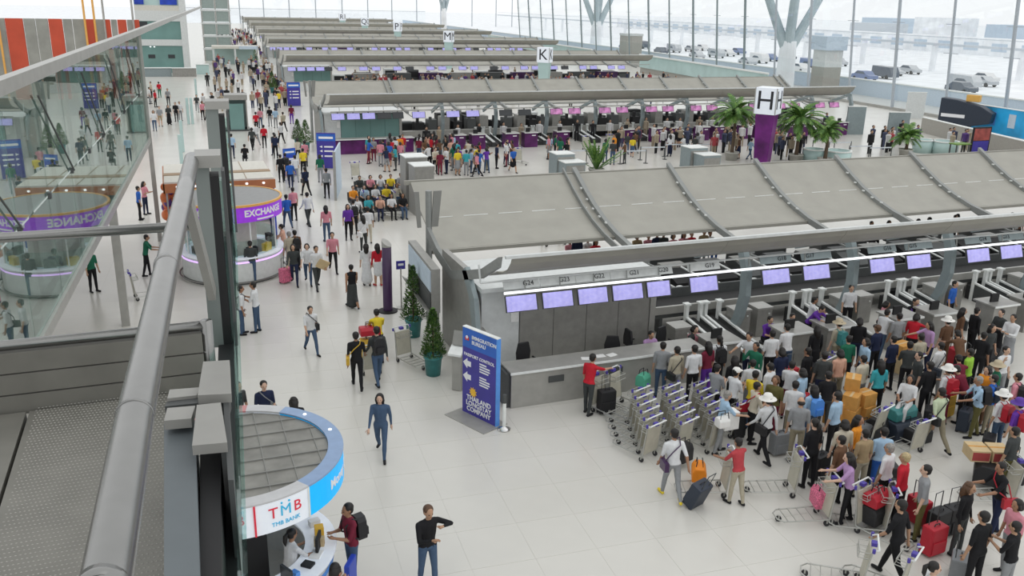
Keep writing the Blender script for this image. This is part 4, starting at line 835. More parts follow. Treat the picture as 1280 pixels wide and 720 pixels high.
# shop booth behind the exchange kiosk
bt = thing('shop_booth', 'cream flat-roofed shop booth with brown stripe and lit orange fascia', 'booth', (-.47, 38.9, 0), CR*.0)
b = MB(); b.box((0, 0, 2.9), (4.45, 4.4, 3.0)); b.build('roof', 'booth_cream', bt)
b = MB(); b.box((-.02, 1.5, 3.001), (4.47, 2.0, 3.03)); b.build('roof_stripe', 'booth_brown', bt)
for k in range(1, 4): b = MB(); b.box((k*1.1, 0, 3.001), (k*1.1+.02, 4.4, 3.02)); b.build('roof_joint', 'booth_brown', bt)
b = MB(); b.box((-.05, -.06, 2.55), (4.5, .1, 2.93)); b.build('fascia', 'orange_band', bt)
b = MB(); b.box((-.06, -.06, 2.55), (.0, 4.4, 2.93)); b.build('fascia', 'orange_band', bt)
for k in range(6): b = MB(); b.ell((.5+.7*k, -.07, 2.8), (.06, .04, .05), 8, 6); b.build('fascia_lamp', 'light_white', bt)
b = MB(); b.box((0, 4.2, 0), (4.45, 4.4, 2.9)); b.build('back_wall', 'booth_cream', bt)
b = MB(); b.box((.05, 2.0, 0), (.12, 4.2, 2.55)); b.build('side_panel', 'teal_pale', bt); b = MB(); b.box((.03, .0, 0), (.1, .1, 2.6)); b.build('corner_post', 'steel', bt); b = MB(); b.box((4.35, .0, 0), (4.45, 4.2, 2.6)); b.build('side_panel', 'blue_board', bt)
b = MB(); b.box((.4, .2, 0), (4.2, .9, 1.0)); b.build('counter', 'booth_cream', bt)
b = MB(); b.box((.15, 1.6, .2), (.7, 3.6, 2.5)); b.build('display_panel', 'balloon_purple', bt)
rn = random.Random(3)
for k in range(26):
    b = MB(); r = rn.uniform(.13, .24); c = (rn.uniform(-.05, .25), rn.uniform(.9, 2.4), rn.uniform(1.1, 2.4)); b.ell((0, 0, 0), (r, r, r*1.15), 12, 9); tag(b.build('balloon', ['balloon_orange', 'balloon_orange', 'balloon_red', 'balloon_purple'][k % 4], None, True, loc=(-.47+c[0], 38.9+c[1], c[2])), '%s round balloon in the cluster at the orange-fascia booth' % ['orange', 'orange', 'red', 'purple'][k % 4], 'balloon', 'balloons at the booth')
# ---------------------------------------------------------------- immigration sign
sa = G(578, 541); sb = G(621, 535)
pl = G(599, 541); sx, sy = 6.92, 19.70
p0 = G(578, 514); p1 = G(619, 534)
sg = thing('direction_sign', 'tall blue passport-control sign with white arrows standing on a floor plate', 'sign', (p0.x*.5+p1.x*.5, p0.y*.5+p1.y*.5, 0), math.atan2(p1.y-p0.y, p1.x-p0.x))
W_ = (p1-p0).length; HS = 2.42
b = MB(); b.box((-W_/2, 0, .02), (W_/2, .12, HS*.78)); b.build('panel', 'sign_blue', sg); b = MB(); b.box((-W_/2, 0, HS*.78), (W_/2, .12, HS)); b.build('panel_top', 'sign_blue_top', sg)
b = MB(); b.box((W_/2, -.005, .02), (W_/2+.03, .125, HS)); b.build('edge', 'sign_edge', sg); b = MB(); b.box((-W_/2, -.005, HS), (W_/2+.03, .125, HS+.02)); b.build('edge', 'white_trim', sg)
b = MB(); b.box((-W_/2-.15, -.5, 0), (W_/2+.1, .35, .02)); b.build('floor_plate', 'steel', sg)
R9 = (radians(90), 0, 0); fw = W_/.95
lettering('heading', 'IMMIGRATION\nBUREAU', .105*fw, 'white_print', sg, (-W_*.22, -.006, HS*.885), R9, align='LEFT', bold=.002)
b = MB(); b.prism([(-.07, 0), (.07, 0), (.07, .07), (0, .13), (-.07, .07)], 'y', -.012, -.001); b.build('crest', 'balloon_red', sg, loc=(-W_*.36, 0, HS*.865)); b = MB(); b.ell((-W_*.36, -.012, HS*.9), (.045, .01, .045), 10, 8); b.build('crest_centre', 'white_print', sg)
lettering('subheading', 'PASSPORT CONTROL', .088*fw, 'white_print', sg, (0, -.006, HS*.70), R9, bold=.002)
for z, tx in ((.60, 'Thai Pass\nCHECK-IN\nCOUNTER'), (.445, 'Foreigner\nCHECK-IN\nCOUNTER')):
    b = MB(); b.prism([(-.02, .0), (.14, .14), (.14, .07), (.28, .07), (.28, -.07), (.14, -.07), (.14, -.14)], 'y', -.012, -.001); b.build('arrow', 'white_print', sg, loc=(-W_*.46, 0, HS*z))
    for q_, wq in ((.12, .2), (.05, .3), (-.02, .3), (-.09, .26)): MB().box((W_*.02, -.008, HS*z+q_-.018), (W_*(.02+wq), -.001, HS*z+q_+.018)).build('print_line', 'white_print', sg)
b = MB(); b.lathe([(0, -.006), (.09, -.006), (.09, .006), (0, .006)], n=20); o = b.build('emblem', 'yellow_print', sg, loc=(-W_*.17, -.006, HS*.285)); o.rotation_euler = (radians(90), 0, 0)
for k in range(10): a = 2*pi*k/10; b = MB(); b.prism([(-.03, .08), (.03, .08), (0, .15)], 'y', -.01, -.001); o = b.build('emblem_ray', 'yellow_print', sg, loc=(-W_*.17, 0, HS*.285)); o.rotation_euler = (0, a, 0)
lettering('company_text', 'THAILAND\nLONGSTAY\nCOMPANY', .14*fw, 'white_print', sg, (0, -.006, HS*.14), R9, bold=.004, space=.85)
# barrier post by the counter
p = G(630, 537); t = thing('barrier_post', 'short white and chrome belt-barrier post beside the blue sign', 'post', (p.x, p.y, 0))
b = MB(); b.lathe([(0, 0), (.16, 0), (.17, .03), (.06, .08), (.045, .1), (0, .1)], n=20); b.build('base', 'chrome', t, True); b = MB(); b.tube([(0, 0, .1), (0, 0, .75)], .045, 12); b.build('shaft', 'white_trim', t); b = MB(); b.tube([(0, 0, .75), (0, 0, .98)], .05, 12); b.build('belt_head', 'dark_metal', t)
# kiosk terminal beside the sign
p = G(572, 487); t = thing('information_terminal', 'slim grey touch terminal standing behind the blue sign', 'terminal', (p.x, p.y, 0), radians(-40))
b = MB(); b.box((-.14, -.1, 0), (.14, .1, 1.1)); b.build('pedestal', 'steel', t, bevel=.03); b = MB(); b.prism([(-.25, 1.1), (.12, 1.3), (.12, 1.36), (-.25, 1.16)], 'x', -.2, .2); b.build('desk_top', 'white_trim', t); b = MB(); b.prism([(.0, 1.34), (.05, 1.32), (.2, 1.7), (.15, 1.72)], 'x', -.17, .17); b.build('screen', 'panel_grey', t)
cone_tree(6.53, 22.95, 2.0, .36, 'bushy cone shrub in a teal pot beside the blue sign', 1)
p = G(517, 420); cone_tree(p.x, p.y, 2.35, .42, 'tall cone shrub in a teal pot below the flight board', 2)
# totem beside it
p = G(485, 389); t = thing('advert_totem', 'dark purple cylindrical totem with a slanted steel top', 'totem', (p.x, p.y, 0))
b = MB(); b.lathe([(0, 0), (.34, 0), (.34, .04), (.2, .06), (0, .06)], n=24); b.build('base', 'black', t); b = MB(); b.lathe([(.165, .06), (.165, 2.35), (0, 2.35)], n=24); b.build('tube', 'purple_dark', t, True)
b = MB(); n = 24; vs = [(.17*cos(2*pi*k/n), .17*sin(2*pi*k/n), 2.35) for k in range(n)]+[(.17*cos(2*pi*k/n), .17*sin(2*pi*k/n), 2.5-.12*cos(2*pi*k/n+.8)) for k in range(n)]
b.add(vs, [(k, (k+1) % n, n+(k+1) % n, n+k) for k in range(n)]+[tuple(range(n, 2*n))]); b.build('slanted_cap', 'steel', t)
# small notice stand
p = G(494, 392); t = thing('notice_stand', 'thin notice stand with a small blue board beside the totem', 'sign', (p.x+.35, p.y+.5, 0)); b = MB(); b.tube([(0, 0, 0), (0, 0, 1.5)], .025, 8); b.build('pole', 'steel', t); b = MB(); b.box((-.16, -.02, 1.45), (.16, .02, 1.75)); b.build('board', 'sign_blue', t); b = MB(); b.box((-.1, -.026, 1.58), (.1, -.021, 1.66)); b.build('print', 'white_print', t); b = MB(); b.lathe([(0, 0), (.18, 0), (.18, .03), (0, .03)], n=16); b.build('foot', 'steel', t)
# flight information board across the end of the nearest island
t = thing('flight_board', 'grey-framed flight information board on legs at the end of the G-numbered row', 'board', (7.0, 24.4, 0), radians(-3))
b = MB(); b.box((-.08, 0, 1.35), (.18, 3.5, 2.75)); b.build('frame', 'bracket', t); b = MB(); b.box((-.1, .12, 2.0), (-.081, 3.4, 2.65)); b.build('display', 'pale_blue_out', t); b = MB(); b.box((-.12, .12, 1.4), (-.081, 3.4, 1.95)); b.build('grille', 'dark_metal', t)
for y in (.05, 3.3): b = MB(); b.box((-.06, y, 0), (.16, y+.15, 1.35)); b.build('leg', 'bracket', t)
b = MB(); b.prism([(-.1, 1.3), (-.32, 1.5), (-.34, 1.57), (-.1, 1.4)], 'y', .1, 3.4); b.build('slatted_shelf', 'steel', t)
# corridor cabinet, planters and sign boards
def sign_stand(px, py, w, h, label, m='sign_blue', ang=0):
    p = G(px, py); t = thing('direction_sign', label, 'sign', (p.x, p.y, 0), radians(ang), 'blue sign stands along the concourse')
    b = MB(); b.box((-w/2, -.05, .05), (w/2, .05, h)); b.build('panel', m, t); b = MB(); b.box((-w/2, -.056, h*.78), (w/2, -.051, h*.97)); b.build('heading_band', 'sign_blue_top', t)
    b = MB(); b.box((-w*.38, -.062, h*.84), (w*.38, -.057, h*.9)); b.build('print_line', 'white_print', t)
    for z in (.62, .5, .36): b = MB(); b.prism([(-w*.35, 0), (-w*.2, .08), (-w*.2, -.08)], 'y', -.06, -.051); b.build('arrow', 'white_print', t, loc=(0, 0, h*z)); b = MB(); b.box((-w*.1, -.06, h*z-.05), (w*.38, -.051, h*z+.05)); b.build('print_line', 'white_print', t)
    b = MB(); b.box((-w*.6, -.3, 0), (w*.6, .3, .05)); b.build('base', 'steel', t)
sign_stand(409, 211, 1.2, 2.3, 'blue sign stand at the head of the purple-desk row', ang=-20)
sign_stand(368, 133, 1.3, 2.4, 'blue sign stand at the head of the third row')
sign_stand(363, 220, .8, 1.7, 'small blue notice stand in the middle of the concourse', 'blue_board', 20)
p = G(420, 250); t = thing('glass_screen', 'tall pale partition panel at the head of the purple-desk row', 'screen', (p.x, p.y, 0), radians(75)); b = MB(); b.box((-.1, -.04, 0), (3.6, .04, 2.6)); b.build('panel', 'pale_blue_out', t); b = MB(); b.box((-.18, -.07, 0), (-.1, .07, 2.65)); b.build('frame', 'steel', t)
p = G(300, 164); t = thing('lift_cabin', 'small steel and glass lift head in the concourse', 'lift', (p.x-.1, p.y+.9, 0), CR)
b = MB(); b.box((-.95, -.9, 0), (.95, .9, .12)); b.build('plinth', 'dark_metal', t)
for sx_ in (-.85, .75): 
    for sy_ in (-.85, .75): b = MB(); b.box((sx_, sy_, .12), (sx_+.1, sy_+.1, 2.5)); b.build('post', 'steel', t)
b = MB(); b.box((-.9, -.9, 2.5), (.9, .9, 2.9)); b.build('roof', 'bracket', t); b = MB(); b.box((-.55, -.82, .12), (.55, -.78, 2.2)); b.build('door', 'teal_glass', t)
for s in (-1, 1): b = MB(); b.box((s*.82-.02, -.75, .12), (s*.82+.02, .75, 2.5)); b.build('glass_side', 'teal_pale', t)
b = MB(); b.box((-.75, .78, .12), (.75, .82, 2.5)); b.build('glass_back', 'teal_pale', t)
for i, (x, y, h, r) in enumerate(((383, 181, 2.2, .6), (373, 176, 2.0, .5), (341, 108, 2.4, .7), (320, 80, 3.0, .8))):
    p = G(x, y+8); cone_tree(p.x, p.y, h, r, ['dark cone shrub beside the second-row sign stand', 'small cone shrub behind the second-row sign stand', 'bushy shrub at the head of the third row', 'tall shrub near the far end of the concourse'][i], 10+i)
# palms before the purple row
for i, (x, y, h, r, lab, tr, n) in enumerate(((745, 222, 2.6, .9, 'spiky dracaena clump behind the nearest canopy', False, 30), (914, 200, 4.6, 1.9, 'round-headed palm beside the H column', True, 46), (994, 203, 4.2, 2.1, 'wide drooping palm on the far side of the H column', True, 46), (1030, 208, 3.4, 1.3, 'smaller palm beyond the H column', True, 36), (1131, 196, 2.0, 1.4, 'low bushy fern palm near the round bins', True, 40))):
    p = G(x, y); palm(p.x, p.y, h, r, lab, 20+i, n=n, trunk=tr, up=.72)
# grey partition boxes behind the nearest canopy
for i, (x0, x1, y, h) in enumerate(((508, 537, 262, 2.7), (519, 545, 270, 2.5), (695, 720, 226, 1.6), (706, 734, 230, 1.25), (861, 886, 214, 1.5), (878, 903, 218, 1.2))):
    a = G(x0, y); c = G(x1, y); t = thing('ticket_booth', '%s grey box booth standing %s' % (['tall', 'second tall', 'taller', 'lower', 'taller', 'lower'][i], ['beside the near canopy end', 'beside the near canopy end', 'next to the dracaena clump', 'next to the dracaena clump', 'between dracaena and H column', 'between dracaena and H column'][i]), 'booth', (a.x, a.y, 0))
    w = c.x-a.x; b = MB(); b.box((0, 0, 0), (w, 1.2, h)); b.build('body', 'bracket' if i < 2 else 'arm_blue_grey', t); b = MB(); b.box((-.03, -.03, h), (w+.03, 1.23, h+.05)); b.build('top', 'white_trim', t); b = MB(); b.box((.06, -.012, .1), (w-.06, -.002, h-.15)); b.build('front_panel', 'panel_grey', t)
# round bins
for i, (x, y, r) in enumerate(((1016, 203, .75), (1045, 205, .95), (1152, 190, .75), (1180, 192, .95))):
    p = G(x, y); t = thing('round_planter', 'pale cylindrical planter %s' % ['beyond the H column', 'with a wider rim beyond the H column', 'beside the fern palm', 'with a wider rim beside the fern palm'][i], 'planter', (p.x, p.y, 0)); b = MB(); b.lathe([(0, 0), (r, 0), (r, .95), (r*.9, .95), (r*.88, .8), (0, .8)], n=28); b.build('tub', 'teal_pale', t, True); b = MB(); b.lathe([(r, .92), (r+.03, .92), (r+.03, 1.0), (r*.9, 1.0), (r*.9, .95)], n=28); b.build('rim', 'white_trim', t)
# ---------------------------------------------------------------- tower, far counters and the right-hand side
tw = thing('lift_tower', 'tall pale tower with teal glass bands and a blue sign at the top', 'tower', (-3.2, 137, 0), CR)
Wt = 6.3
for nm, z0, z1, m, d in (('lower_glass', 0, 3.7, 'teal_glass', .15), ('band', 3.7, 4.55, 'white_wall', 0), ('middle_glass', 4.55, 7.0, 'teal_glass', .15), ('band', 7.0, 8.4, 'white_wall', 0), ('top_band', 8.4, 9.1, 'booth_cream', 0), ('upper_glass', 9.1, 12.5, 'teal_pale', .1)):
    b = MB(); b.box((0, d, z0), (Wt-.5, 6, z1)); b.build(nm, m, tw)
b = MB(); b.box((Wt-.5, -.1, 0), (Wt+.15, 6, 12.5)); b.build('corner_pier', 'white_wall', tw)
for x0, x1 in ((.1, 1.3), (3.4, 5.6)): b = MB(); b.box((x0, -.1, 9.2), (x1, .1, 10.6)); b.build('blue_sign', 'blue_board', tw)
for x in (1.2, 3.8): b = MB(); b.box((x, .1, 2.0), (x+.9, .16, 2.5)); b.build('window', 'screen_off', tw)
b = MB(); b.box((.1, .12, 5.9), (1.5, .16, 6.9)); b.build('window', 'screen_off', tw)
for x in (1.6, 2.1): b = MB(); b.ell((x, .1, 3.55), (.12, .08, .07), 8, 6); b.build('downlight', 'light_white', tw)
for i, (x0, x1, y, h, m) in enumerate(((178, 215, 96, 1.1, 'arm_blue_grey'), (216, 246, 96, 1.1, 'panel_grey'), (246, 262, 93, 1.3, 'teal_pale'))):
    a = G(x0, y); c = G(x1, y); t = thing('information_counter', ['long blue-grey counter at the foot of the pale tower', 'grey counter at the foot of the pale tower', 'pale glass counter beside the pale tower'][i], 'counter', (a.x, a.y, 0)); w = c.x-a.x; b = MB(); b.box((0, 0, 0), (w, 1, h)); b.build('front', m, t); b = MB(); b.box((-.05, -.1, h), (w+.05, 1.05, h+.06)); b.build('worktop', 'white_trim', t)
p = G(256, 76); t = thing('glazed_lift_shaft', 'steel-framed glazed lift shaft beyond the pale tower', 'lift', (p.x, p.y, 0), CR)
for x in (0, 2.2, 4.4):
    b = MB(); b.box((x, 0, 0), (x+.25, .25, 10.5)); b.build('post', 'steel', t)
for k in range(5): b = MB(); b.box((-.1, -.05, 1.8+k*2.1), (4.75, .2, 2.1+k*2.1)); b.build('cross_beam', 'white_wall', t)
for k in range(5):
    for q in range(2): b = MB(); b.box((.26+q*2.2, .1, .1+k*2.1 if k else 0), (2.18+q*2.2, .16, 1.78+k*2.1)); b.build('pane', 'pane_greenish', t)
p = G(262, 78); t = thing('service_kiosk', 'low white-roofed kiosk with blue sign near the far concourse', 'kiosk', (p.x+.2, p.y-6, 0), CR)
b = MB(); b.box((0, 0, 2.5), (7, 4, 2.9)); b.build('roof', 'booth_cream', t); b = MB(); b.box((4.2, -.1, 2.45), (7.05, .0, 2.95)); b.build('sign', 'pale_blue_out', t)
for x in (.1, 3.4, 6.6): b = MB(); b.box((x, .1, 0), (x+.3, .4, 2.5)); b.build('post', 'white_wall', t)
b = MB(); b.box((0, 3, 0), (7, 3.2, 2.5)); b.build('back_wall', 'teal_pale', t)
# slim glass posts standing in the hall near the bridge end
for i, (x, y0, y1) in enumerate(((229, 190, 150), (236, 155, 130), (241, 155, 130), (246, 125, 92), (228, 212, 160))):
    p = G(x, y0); b = MB(); b.box((-.1, -.1, 0), (.1, .1, 2.2)); tag(b.build('glass_post', 'teal_pale', None, loc=(p.x, p.y, 0), rot=.2, bevel=.02), 'slim pale glass post standing in the open concourse', 'post', 'slim posts in the concourse')
# low wall, advert and displays in the right corner
def wallseg(a, c, z0, z1, th, m, name, label, cat):
    d = Vector((c.x-a.x, c.y-a.y, 0)); o = thing(name, label, cat, (a.x, a.y, 0), math.atan2(d.y, d.x)); b = MB(); b.box((0, 0, z0), (d.length, th, z1)); b.build('wall_body', m, o); b = MB(); b.box((-.02, -.04, z1), (d.length+.02, th+.04, z1+.06)); b.build('coping', 'white_trim', o); return o, d.length
o, L = wallseg(G(1150, 165), G(1400, 232), 0, 1.3, .3, 'tan_wall', 'low_wall', 'low tan wall bordering the right end of the hall', 'wall')
o, L = wallseg(G(1196, 158), G(1400, 196), 0, 2.3, .3, 'ad_blue', 'advert_wall', 'bright blue printed advert wall behind the low tan wall', 'advert')
for k in range(5): b = MB(); b.box((1.5+k*2.3, -.03, .7), (2.3+k*2.3, -.005, 1.9)); b.build('advert_picture', ['white_print', 'sign_edge', 'pale_blue_out'][k % 3], o)
a = G(1170, 161); c = G(1236, 168)
t = thing('display_model', 'dark navy rounded display body with an orange fin on a plinth', 'display', (a.x, a.y, 0), math.atan2(c.y-a.y, c.x-a.x)); Ld = (c-a).length
b = MB(); b.prism([(0, 0), (0, 2.9), (Ld*.3, 2.8), (Ld*.75, 2.4), (Ld, 1.8), (Ld*.97, .9), (Ld*.6, .5), (Ld*.5, 0)], 'y', 0, 1.2); b.build('body', 'suit_navy', t, bevel=.08); b = MB(); b.box((Ld*.45, .3, 2.7), (Ld*.7, .9, 3.3)); b.build('fin', 'orange_out', t, bevel=.05); b = MB(); b.box((Ld*.05, -.02, 1.2), (Ld*.5, -.005, 1.5)); b.build('print', 'white_print', t)
p = G(1222, 195); t = thing('poster_stand', 'dark poster stand with a red printed picture', 'poster', (p.x, p.y, 0)); b = MB(); b.box((-.9, -.06, .1), (.9, .06, 2.2)); b.build('frame', 'black', t); b = MB(); b.box((-.8, -.07, 1.2), (.8, -.061, 2.1)); b.build('picture', 'maroon_pic' if 'maroon_pic' in MATS else mat('maroon_pic', (.28, .06, .05), .5, 0, .5, 2), t); b = MB(); b.box((-.8, -.07, .2), (.8, -.061, 1.15)); b.build('picture', 'sign_blue', t); b = MB(); b.box((-.9, -.4, 0), (.9, .4, .1)); b.build('base', 'black', t)
p = G(1212, 196); t = thing('small_table', 'small table with green top and thin legs beside the poster stand', 'table', (p.x-1.2, p.y, 0)); b = MB(); b.box((-.7, -.4, 1.0), (.7, .4, 1.08)); b.build('top', 'leaf_light', t)
for s in (-.6, .6): 
    for q in (-.3, .3): b = MB(); b.box((s-.04, q-.04, 0), (s+.04, q+.04, 1.0)); b.build('leg', 'dark_metal', t)
for i, (x, y, h, w, m) in enumerate(((1067, 168, 2.4, 1.6, 'arm_blue_grey'), (1120, 175, 2.3, 1.8, 'arm_blue_grey'), (1142, 148, 2.6, 1.9, 'white_wall'))):
    p = G(x, y); t = thing('hall_partition', '%s upright partition near the far end of the purple row' % ['blue-grey', 'second blue-grey', 'white'][i], 'partition', (p.x, p.y, 0), -.3); b = MB(); b.box((-w/2, -.1, 0), (w/2, .1, h)); b.build('panel', m, t); b = MB(); b.box((-w/2-.05, -.12, h), (w/2+.05, .12, h+.06)); b.build('cap', 'white_trim', t)
# rope barriers
for i, (x, y) in enumerate(((1015, 190), (1035, 193), (1060, 198), (1085, 200), (775, 205), (800, 200), (830, 196), (858, 196), (700, 205))):
    p = G(x, y); t = thing('queue_barrier', 'thin belt barrier with two posts in front of the purple desks', 'barrier', (p.x, p.y, 0), -.1, 'belt barriers before the purple desks')
    for s in (0, 1.9):
        b = MB(); b.tube([(s, 0, .03), (s, 0, .95)], .035, 8); b.build('post', 'dark_metal', t); b = MB(); b.lathe([(0, 0), (.17, 0), (.17, .03), (0, .04)], (s, 0, 0), 14); b.build('base', 'dark_metal', t)
    b = MB(); b.box((.03, -.004, .84), (1.87, .004, .92)); b.build('belt', 'grey_out', t)
# balustrade ramp beyond the islands (glass sided gallery)
for i, (xa, ya, xb, yb, z) in enumerate(((610, 43, 740, 62, 2.6), (800, 68, 960, 92, 2.2))):
    a = GP(xa, ya, FA-6, FB); c = GP(xb, yb, FA-6, FB)
    t = thing('glass_gallery', ['far glass-sided gallery balustrade in front of the facade', 'nearer glass-sided gallery balustrade in front of the facade'][i], 'balustrade', (0, 0, 0))
    z0 = max(0, a.z-2.2); b = MB(); b.add([(a.x, a.y, a.z), (c.x, c.y, c.z), (c.x, c.y, max(0, c.z-2)), (a.x, a.y, max(0, a.z-2)), (a.x+.1, a.y, a.z), (c.x+.1, c.y, c.z), (c.x+.1, c.y, max(0, c.z-2)), (a.x+.1, a.y, max(0, a.z-2))], [(0,1,2,3),(7,6,5,4),(0,4,5,1),(1,5,6,2),(2,6,7,3),(3,7,4,0)]); b.build('glass_side', 'teal_pale', t)
    b = MB(); b.bar(a, c, .35, .2); b.build('coping', 'white_trim', t); b = MB(); b.add([(a.x+.2, a.y, 0), (c.x+.2, c.y, 0), (c.x+.2, c.y, max(.1, c.z-2)), (a.x+.2, a.y, max(.1, a.z-2)), (a.x+.6, a.y, 0), (c.x+.6, c.y, 0), (c.x+.6, c.y, max(.1, c.z-2)), (a.x+.6, a.y, max(.1, a.z-2))], [(0,1,2,3),(7,6,5,4),(0,4,5,1),(1,5,6,2),(2,6,7,3),(3,7,4,0)]); b.build('support_wall', 'tan_wall', t)
# steel roof columns outside the glass (tree shaped)
def steel_tree(px_, py_, Ydist, h, label, s=1.0):
    p = GY(px_, py_, Ydist); t = thing('steel_tree_column', label, 'column', (p.x, p.y, -.12), 0, 'branching steel columns outside the glass')
    b = MB(); b.tube([(0, 0, 0), (0, 0, h*.35)], [1.4*s, 1.1*s], 14); b.build('base_drum', 'pale_glare_out', t)
    for dx, dy in ((-6, 2), (-2, -3), (3, 3), (7, -1)):
        b = MB(); b.tube([(0, 0, h*.25), (dx*s, dy*s, h)], [.7*s, .45*s], 10); b.build('branch', 'steel_tree', t)
steel_tree(985, 60, 105, 18, 'large pale branching steel column right outside the glass wall')
steel_tree(745, 45, 190, 20, 'farther pale branching steel column outside the glass wall', 1.0)
steel_tree(555, 25, 300, 24, 'slender far branching steel column beyond the sixth row', .7)
# building pier between the mullions
p = GP(1030, 108, FA+4, FB); t = thing('service_pier', 'tan and white square pier standing at the glass wall', 'pier', (p.x, p.y, 0), CR); b = MB(); b.box((-1.3, -1.3, 0), (1.3, 1.3, 3.4)); b.build('lower_block', 'tan_wall', t); b = MB(); b.box((-1.3, -1.3, 3.4), (1.3, 1.3, 5.5)); b.build('upper_block', 'white_wall', t); b = MB(); b.box((-1.6, -1.6, 5.5), (1.6, 1.6, 7.2)); b.build('lantern', 'pale_blue_out', t)
p = GP(788, 65, FA+3, FB); t = thing('service_pier', 'far tan square pier standing at the glass wall', 'pier', (p.x, p.y, 0), CR); b = MB(); b.box((-1.6, -1.6, 0), (1.6, 1.6, 5.0)); b.build('lower_block', 'tan_wall', t); b = MB(); b.box((-1.7, -1.7, 5), (1.7, 1.7, 5.4)); b.build('cap', 'white_wall', t)
# outside: kerb wall, bridge rail, cars, pale buildings
for i, (off, z0, z1, th, m, nm, lab) in enumerate(((8, -.12, 1.9, .4, 'pale_blue_out', 'kerb_wall', 'pale blue wall outside along the glass facade'), (16, -.12, .5, .3, 'concrete', 'kerb_line', 'pale concrete kerb outside the facade'), (55, 4.6, 5.0, 1.2, 'grey_out', 'bridge_edge', 'long grey road-bridge edge beyond the forecourt'), (120, -.12, 4.2, 6, 'pale_glare_out', 'far_building', 'long low pale building far beyond the forecourt'))):
    t = thing(nm, lab, 'wall' if i != 3 else 'building', (FA+off, 0, 0), CR); b = MB(); b.box((0, 20, z0), (th, 420, z1)); b.build('body', m, t)
    if i == 2:
        for k in range(18): b = MB(); b.box((.3, 30+k*20, -.12), (.9, 31+k*20, 4.6)); b.build('bridge_post', 'pale_glare_out', t)
        b = MB(); b.bar((.1, 20, 6.1), (.1, 420, 6.1), .12, .12); b.build('bridge_rail', 'grey_out', t)
    if i == 3:
        for k in range(40): b = MB(); b.box((-.1, 30+k*9.5, 1), (0, 35+k*9.5, 3)); b.build('window', 'pale_blue_out', t)
    if i == 0: b = MB(); b.box((-.1, 20, z1), (th+.1, 420, z1+.12)); b.build('coping', 'white_trim', t)
def car(x, y, m, label, s=1.0, van=False):
    t = thing('car', label, 'car', (x, y, -.12), CR+pi/2, 'cars outside the glass wall')
    pr = [(-2.2, .35), (-2.2, .85), (-1.3, 1.0), (-.6, 1.5), (.9, 1.52), (1.6, 1.05), (2.2, .95), (2.25, .35)] if not van else [(-2.4, .35), (-2.4, 1.1), (-1.8, 1.9), (2.3, 2.0), (2.4, .35)]
    b = MB(); b.prism(pr, 'y', -.85, .85); b.build('body', m, t, bevel=.06); b = MB(); b.prism([(-1.1, 1.05), (-.55, 1.42), (.85, 1.44), (1.35, 1.07)], 'y', -.87, .87); b.build('windows', 'car_dark', t)
    for cx in (-1.4, 1.4):
        for cy in (-.8, .8): b = MB(); b.tube([(cx, cy-.1, .33), (cx, cy+.1, .33)], .33, 14); b.build('wheel', 'rubber', t)
cols = [('car_silver', 'silver'), ('car_white', 'white'), ('car_blue', 'blue'), ('car_dark', 'dark'), ('car_silver', 'silver')]
for i in range(34):
    y = 56+i*4.6+(i*37 % 5)*.6; off = 26+(i*13 % 4)*6.5; m, nm = cols[i % 5]
    car(FA+off+SK*y, y, m, '%s %s parked outside on the forecourt' % (nm, 'van' if i % 4 == 1 else 'car'), van=(i % 4 == 1))
for i in range(10):
    y = 70+i*30; b = MB(); b.box((0, 0, 0), (14, 20, 4.5+(i*7 % 5)*1.0)); tag(b.build('distant_building', ['pale_blue_out', 'pale_glare_out', 'grey_out'][i % 3], None, loc=(FA+190+SK*y+(i*31 % 40), y, -.12)), '%s distant block far beyond the forecourt' % ['pale blue', 'pale', 'grey'][i % 3], 'building', 'distant blocks')
